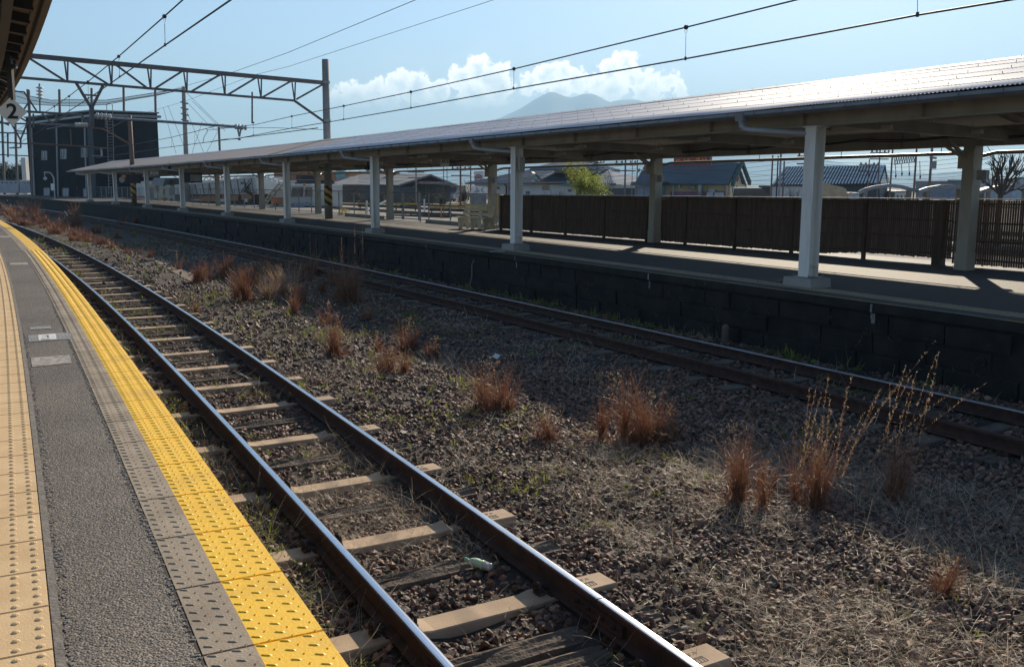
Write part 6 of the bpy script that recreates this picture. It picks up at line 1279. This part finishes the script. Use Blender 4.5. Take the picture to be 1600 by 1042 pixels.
# ------------------------------------------------------------------ trees and shrubs
def branchy(b, p, d, L, r, depth, tips, spread=.55, up=.15):
    q = p+d*L; b.tube([p, p.lerp(q, .5)+Vector((rng.normal(0, .03), rng.normal(0, .03), 0))*L, q], [r, r*.85, r*.7], 5 if depth > 1 else 4, False)
    if depth == 0: tips.append(q); return
    for k in range(3 if depth > 1 else 2+int(rng.random() < .5)):
        nd = (d+Vector(rng.normal(0, spread, 3))+Vector((0, 0, up))).normalized(); branchy(b, p.lerp(q, rng.uniform(.55, 1)), nd, L*rng.uniform(.6, .85), r*.62, depth-1, tips, spread, up)
def leaves(pts, n, sig, size, name, m, par):
    k = len(pts); idx = rng.integers(0, k, n); P = np.array([tuple(p) for p in pts])[idx]+rng.normal(0, sig, (n, 3)); V, Fq = blades(P[:, 0], P[:, 1], P[:, 2], size*rng.uniform(.6, 1.4, n), size*.55*rng.uniform(.7, 1.3, n), rng.uniform(0, 6.28, n), rng.normal(1.2, .6, n), rng.normal(.4, .4, n), 1)
    return np_mesh(name, V, Fq, m, parent=par)
Y = 46; p = at(908, 312, Y); p.z = ZY; t = thing('leafy_tree', 'small yellow green tree lit from behind above the dark fence', 'tree', p); b = MB(); tips = []
q0 = at(906, 297, Y); b.tube([p, q0], [.09, .07], 7, False)
for (x, y) in ((895, 268), (903, 280), (912, 275), (925, 283), (938, 290), (945, 300), (918, 296), (930, 300), (900, 292), (890, 258), (935, 280), (908, 263)):
    e = at(x, y, Y+rng.normal(0, .5)); m_ = q0.lerp(e, .5)+Vector((rng.normal(0, .1), rng.normal(0, .1), .1)); b.tube([q0, m_, e], [.045, .03, .012], 5, False); tips += [m_.lerp(e, f0) for f0 in (.2, .5, .8, 1)]
b.build('trunk', M['bark'], t); leaves(tips, 4600, .18, .085, 'crown', M['leaf'], t)
Y = 30; p = at(1562, 330, Y); p.z = ZY; t = thing('bare_tree', 'bare leafless tree behind the fence at the right edge', 'tree', p); b = MB(); q0 = at(1563, 306, Y); b.tube([p, q0], [.09, .075], 7, False); tips = []
for (x, y) in ((1545, 262), (1556, 250), (1568, 243), (1580, 252), (1596, 262), (1604, 285), (1536, 280), (1590, 240)):
    e = at(x, y, Y+rng.normal(0, .4)); d = (e-q0); branchy(b, q0, d.normalized(), d.length*.5, .045, 3, tips, .34, .12)
b.build('trunk', M['bark'], t)
def twig(x, y0, y1, Y, w, lab, n=5):
    p = at(x, y1, Y); p.z = ZY; t = thing('bare_shrub', lab, 'shrub', p); b = MB(); tips = []; h = at(x, y0, Y).z-ZY
    for k in range(n): branchy(b, p, Vector((rng.normal(0, .35), rng.normal(0, .2), 1)).normalized(), h*.42, .025*h/2, 3, tips, .4, .1)
    b.build('twigs', M['bark'], t)
twig(866, 292, 306, 60, 20, 'bare pinkish shrub in front of the tiled house white wall'); twig(1098, 291, 306, 58, 10, 'bare shrub against the restaurant duct'); twig(1236, 291, 306, 60, 10, 'bare shrub left of the nearest column by the barn'); twig(514, 284, 315, 90, 10, 'bare shrub by the orange building'); twig(727, 282, 306, 80, 8, 'thin bare shrub left of the kana sign', 3)
for k, (x, y, s_) in enumerate(((6, 262, 13), (16, 266, 11), (24, 262, 12), (31, 265, 10), (37, 260, 12), (47, 264, 10), (-4, 260, 13))):
    Y = 138+rng.uniform(-6, 6); p = at(x, 300, Y); p.z = ZY; top = at(x, y, Y); t = thing('pine_tree', ['dark pine at the left photo edge above the wagon', 'second dark pine from the left edge above the wagon', 'dark pine left of the wagon roof middle', 'short dark pine above the wagon roof middle', 'dark pine above the wagon right half', 'dark pine touching the dark building left edge', 'dark pine cut by the left photo edge'][k], 'tree', p, group='pines beyond the wagons at far left'); b = MB(); b.tube([p, top], [.22, .05], 6); b.build('trunk', M['bark'], t)
    pts = [p.lerp(top, q)+Vector((rng.normal(0, 1-q*.5), rng.normal(0, 1-q*.5), rng.normal(0, .3)))*.9 for q in rng.uniform(.35, 1, 26)]; leaves(pts, 1500, .3, .32, 'crown', mat('pine', (.03, .045, .025), (.05, .065, .035), .7, scale=1), t)
def bush(x, y0, y1, Y, wpx, m, lab, n=900):
    c = at(x, y1, Y); c.z = ZY; h = at(x, y0, Y).z-ZY; w = wpx/F*Y/2; t = thing('bush', lab, 'bush', c); pts = [c+Vector((rng.normal(0, w*.5), rng.normal(0, w*.3), rng.uniform(.15, .9)*h)) for _ in range(26)]; leaves(pts, n, h*.14, max(.05, h*.13), 'foliage', m, t)
m_hedge = rand_tint(leafy(mat('dark_hedge', (.035, .038, .028), (.06, .055, .04), .7, scale=2), .2), .4); m_yel = rand_tint(leafy(mat('yellow_weed', (.42, .36, .08), (.30, .27, .08), .6), .5), .4)
for k, (x, y0, Y, w) in enumerate(((596, 303, 82, 26), (640, 304, 80, 34), (672, 303, 80, 30), (556, 302, 84, 24), (726, 300, 78, 16), (690, 305, 76, 14))): bush(x, y0, 318, Y, w, m_hedge, ['dark hedge clump left of the gate in front of the white house', 'dark hedge clump seen through the gate', 'dark hedge clump under the curved awning', 'dark hedge clump right of the striped pole', 'dark hedge clump beside the thick dark pole', 'small dark hedge clump left of the silver car'][k])
bush(536, 326, 340, 49, 20, m_yel, 'yellow weeds against the chain link just right of the striped pole', 500); bush(566, 331, 342, 48, 16, m_yel, 'yellow weeds left of the second big column behind the kerb', 350); 
bush(25, 300, 309, 100, 14, mat('tan_shrub', (.42, .27, .13), (.30, .18, .09)), 'tan dried shrub behind the guard fence at far left', 300)
# far-left locomotive and silo
fk = Fac(-60, 122, 49, 112, -.9); t = thing('freight_car', 'grey lilac freight locomotive with small dark windows at the far left edge', 'train', fk.f(20, 300)); m_l = mat('loco_grey', (.30, .31, .35), (.25, .26, .29), .5, scale=.5); fk.part('body', m_l, t, [(-60, 283, 29, 302), (31, 284, 48.5, 302)], 0, 2.8); fk.part('roof', M['gutter'], t, [((-60, 283), (-58, 281.5), (27, 281.5), (29, 283)), ((31, 284), (33, 282.8), (47, 282.8), (48.5, 284))], .2, 2.6); fk.part('window', M['glass'], t, [(2+7*k, 284.6, 5+7*k, 286.4) for k in range(4)]+[(37, 285.6, 40, 287), (43, 285.6, 46, 287)], -.04, 0, True); fk.part('louver', mat('lilac', (.34, .37, .46)), t, [(1, 289, 12, 293), (36, 290, 42, 293.5)], -.03, 0, True)
b = MB(); P = at(45.5, 300, 128); b.box((P.x, P.y, 2.0), (.65*1.0*128/F*10, 2, 4.7)); tag(b.build('white_silo', m_plaster), 'pale narrow silo block between the pines and the dark building', 'silo')
# hooked lamp post with diamond plate
p = at(86, 313.5, 88); p.z = ZF; q = lambda x, y: at(x, y, 88); t = thing('marker_post', 'hooked white post with a small diamond plate near the platform end at far left', 'post', p); b = MB(); b.tube([p, q(84.5, 290), q(84, 279), q(81, 273), q(78, 270), q(69, 269.5)], .065, 8); b.tube([q(69.5, 269.5), q(70, 275)], .05, 5); b.build('shaft', M['cream'], t); c = q(70.4, 279); k = 88/F; b = MB(); Mt = face_m(c, (.5, -1, 0)); b.slab([Mt @ Vector(v) for v in ((2.9*k, 0, 0), (0, 2.9*k, 0), (-2.9*k, 0, 0), (0, -2.9*k, 0))], (0, .05, 0)); b.build('plate', M['white'], t); b = MB(); b.slab([Mt @ Vector(v) for v in ((1.3*k, 0, .02), (0, 1.3*k, .02), (-1.3*k, 0, .02), (0, -1.3*k, .02))], (0, .03, 0)); b.build('diamond_mark', M['dark'], t); b = MB(); b.box(q(83.6, 292.5)-Vector((0, .15, 0)), (.25, .2, .6)); b.build('box', M['white'], t)

# ------------------------------------------------------------------ vehicles and yard bits
def car(x, y, Y, rz, m, label, L=3.6, W=1.6, H=1.55, van=False):
    c = at(x, y, Y); c.z = ZY; t = thing('parked_car', label, 'car', c); T = Matrix.Translation(c) @ Matrix.Rotation(rz, 4, 'Z')
    def sect(prof, w, name, m_):
        b = MB(); b.slab([T @ Vector((px_, -w/2, pz)) for px_, pz in prof], T.to_3x3() @ Vector((0, w, 0))); return b.build(name, m_, t)
    h = L/2; sect([(-h, .28), (h, .28), (h, .65), (h-.1, .82), (h*.45, .92), (h*.2, .95), (-h+.05, .95)], W, 'body', m)
    sect([(-h+.08, .95), (h*.45, .95), (h*.15 if not van else h*.3, H-.05), (h*.05, H), (-h+.3, H), (-h+.15, H-.08)], W-.14, 'cabin', M['glass'])
    sect([(h*.12, H-.03), (h*.05, H+.01), (-h+.3, H+.01), (-h+.16, H-.05)], W-.10, 'roof', m)
    for sx in (-.62, .62):
        for sy in (-1, 1): b = MB(); b.lathe(T @ Vector((sx*h, sy*(W/2-.16)-.09, .30)), [(.12, 0), (.28, 0), (.30, .03), (.30, .16), (.28, .18), (.12, .18)], 14, T.to_3x3() @ Vector((0, 1, 0))); b.build('wheel', M['black'], t)
    for sy in (-.6, .6): b = MB(); b.boxm(T @ Matrix.Translation((h, sy, .66)), .06, .3, .14); b.build('headlight', M['white'], t)
car(707, 317, 96, -1.9, mat('silver_paint', (.40, .42, .44), rough=.3), 'silver car facing the fence right of the thin dark post', van=True)
car(1185, 309, 66, -.2, M['white'], 'white car whose roof shows over the dark fence right of the restaurant', H=1.62)
c = at(1304, 312, 58); c.z = ZY; t = thing('covered_truck', 'small truck with a cream tarpaulin showing over the fence right of the nearest column', 'truck', c); T = Matrix.Translation(c); b = MB(); b.slab([T @ Vector((x, -.6, z)) for x, z in ((-1.1, .7), (.5, .7), (.5, 1.55), (.3, 1.7), (-.9, 1.95), (-1.1, 1.9))], (0, 1.3, 0)); b.build('cover', mat('tarp', (.48, .36, .22)), t); b = MB(); b.box(c+Vector((0, 0, .5)), (2.6, 1.3, .35)); b.box(c+Vector((.95, 0, .95)), (.7, 1.3, .9), t=.85); b.build('cab', M['pvc'], t)
for sx in (-.7, .8): b = MB(); b.lathe(c+Vector((sx, -.7, .28)), [(.27, 0), (.28, .05), (.28, .2)], 12, (0, 1, 0)); b.build('wheel', M['black'], t)
c = at(1330, 303, 58); b = MB(); b.box(c, (.20, .12, .28)); b.box(c+Vector((0, 0, -.6)), (.06, .06, 1.0)); tag(b.build('yellow_marker', M['yellow']), 'small yellow marker box over the fence right of the covered truck', 'marker')
c = at(782, 306, 64); c.z = ZY; t = thing('cream_van', 'cream van end showing behind the kana sign by the dark fence', 'van', c); b = MB(); b.slab([c+Vector((x, 0, z)) for x, z in ((-.55, .3), (.35, .3), (.35, .95), (.1, 1.05), (-.2, 1.0), (-.55, 1.05))], (0, 2.5, 0)); b.build('body', m_crm, t); b = MB(); b.box(c+Vector((-.2, -.02, .72)), (.5, .04, .34)); b.build('window', M['glass'], t)
for k, (x0, x1, y, Y, lab) in enumerate(((560, 652, 318, 66, 'long low yellow and dark barrier rail behind the gate'), (672, 760, 324, 60, 'low yellow dark barrier rail right of the gate, nearer one'), (700, 775, 319, 70, 'low yellow barrier rail in front of the kana sign'), (610, 705, 333, 54, 'nearest dark barrier rail seen through the gate'))):
    A, B = at(x0, y, Y), at(x1, y+1, Y-3); t = thing('barrier_rail', lab, 'barrier', Vector((A.x, A.y, ZY))); b = MB(); b.bar(A, B, .10, .10); b.build('top_bar', M['yellow'] if k < 3 else M['dark'], t); b = MB(); dn = Vector((0, 0, -.16)); b.bar(A+dn, B+dn, .10, .16)
    b.build('lower_bar', M['dark'], t)
    for f0 in (.03, .35, .65, .97): p = A.lerp(B, f0); b = MB(); b.bar(p, Vector((p.x, p.y, ZY)), .08); b.build('post', M['dark'], t)
def stake(x, y0, y1, Y, r, m, lab, nm='marker_post'): p, q = at(x, y0, Y), at(x, y1, Y); q.z = ZY; b = MB(); b.tube([q, p], r, 8); b.lathe(p, [(r, 0), (r*1.1, .02), (r*.6, .06), (.001, .07)], 8); tag(b.build(nm, M[m]), lab, 'post')
stake(689.5, 327, 343, 50, .035, 'orange', 'orange stake standing right of the gate'); stake(572.5, 316, 334, 50, .06, 'white', 'white post left of the second big column'); stake(663, 313, 322, 60, .05, 'white', 'short white post behind the gate')
b = MB(); b.bar(at(574, 329, 50), at(606, 313, 52), .07); tag(b.build('crossing_arm', M['white']), 'white sloping bar leaning right from the white post', 'bar')
t = thing('yellow_stand', 'yellow trestle sign left of the bench behind the chain link', 'stand', at(729, 334, 52)); b = MB(); 
for x in (726.5, 731.5): b.bar(at(x, 335, 52), at(729, 318, 52), .05)
b.bar(at(727, 328, 52), at(731, 328, 52), .05); b.build('frame', M['yellow'], t)
# sunlit yard tracks and pale strips on the lot
b = MB()
for o in (14, 15.1, 19, 20.1, 24, 25.1): b.sweep(FC, [(o-.035, ZY+.01), (o+.035, ZY+.01), (o+.03, ZY+.10), (o-.03, ZY+.10)], sr(20, 120, 4))
struct(b.build('yard_rails', M['rust']))

# ------------------------------------------------------------------ mountain and far hills
def ridge(name, prof, Y, dep, nz, seed):
    xs = np.linspace(prof[0][0], prof[-1][0], 150); ys = np.interp(xs, [p[0] for p in prof], [p[1] for p in prof]); nv = 31; V = []
    for j in range(nv):
        t = (j/(nv-1))*2-1
        for x, y in zip(xs, ys):
            c = at(x, y, Y); z0 = max(c.z, 0)+3; k = (1-abs(t)**1.15); q = c.y+t*dep; X = c.x*(1+.12*t)
            z = z0*k+(mnoise.noise((X/240, q/240, seed))*14+abs(mnoise.noise((X/110, q/110, seed+3)))*-24)*min(1, z0/220)*min(1, abs(t)*3)*k
            V.append((X, q, z-1.7))
    n = len(xs); i = (np.arange(nv-1)[:, None]*n+np.arange(n-1)[None]).ravel(); o = np_mesh(name, np.array(V), np.stack([i, i+1, i+n+1, i+n], 1), mat(name+'_slope', (.05, .07, .065), (.08, .085, .08), .95, scale=.002), smooth=True); return struct(o)
ridge('mountain', [(420, 286), (520, 276), (620, 256), (700, 227), (765, 191), (790, 181), (815, 169), (832, 158), (846, 150), (858, 144.5), (866, 144.5), (878, 149), (890, 153.5), (900, 151.5), (908, 148), (922, 146.5), (932, 149), (945, 157), (952, 160), (966, 157), (992, 156), (1010, 160), (1060, 176), (1150, 205), (1230, 231), (1290, 250), (1330, 259), (1400, 267), (1450, 271), (1490, 283), (1560, 288), (1700, 292)], 6500, 1700, 0, 1.0)
ridge('hills', [(-700, 289), (-300, 282), (0, 280), (200, 284), (420, 280), (600, 287), (900, 288), (1300, 287), (1420, 275), (1470, 270), (1510, 268), (1600, 272), (1750, 262), (2000, 268), (2300, 285)], 4800, 800, 0, 5.0)

# ================================================================== air
HZ = 0.00026
b = MB(); b.prism([(-7000, -150), (7000, -150), (7000, 9000), (-7000, 9000)], -2.6, 640)
hz = b.build('haze', bpy.data.materials.new('haze_air')); struct(hz, 'stuff'); m = hz.data.materials[0]; m.use_nodes = True; N, L = m.node_tree.nodes, m.node_tree.links; N.remove(N['Principled BSDF'])
pv = N.new('ShaderNodeVolumePrincipled'); pv.inputs['Color'].default_value = (.44, .73, 1.0, 1); pv.inputs['Density'].default_value = HZ; pv.inputs['Anisotropy'].default_value = 0.2; L.new(pv.outputs[0], N['Material Output'].inputs['Volume'])
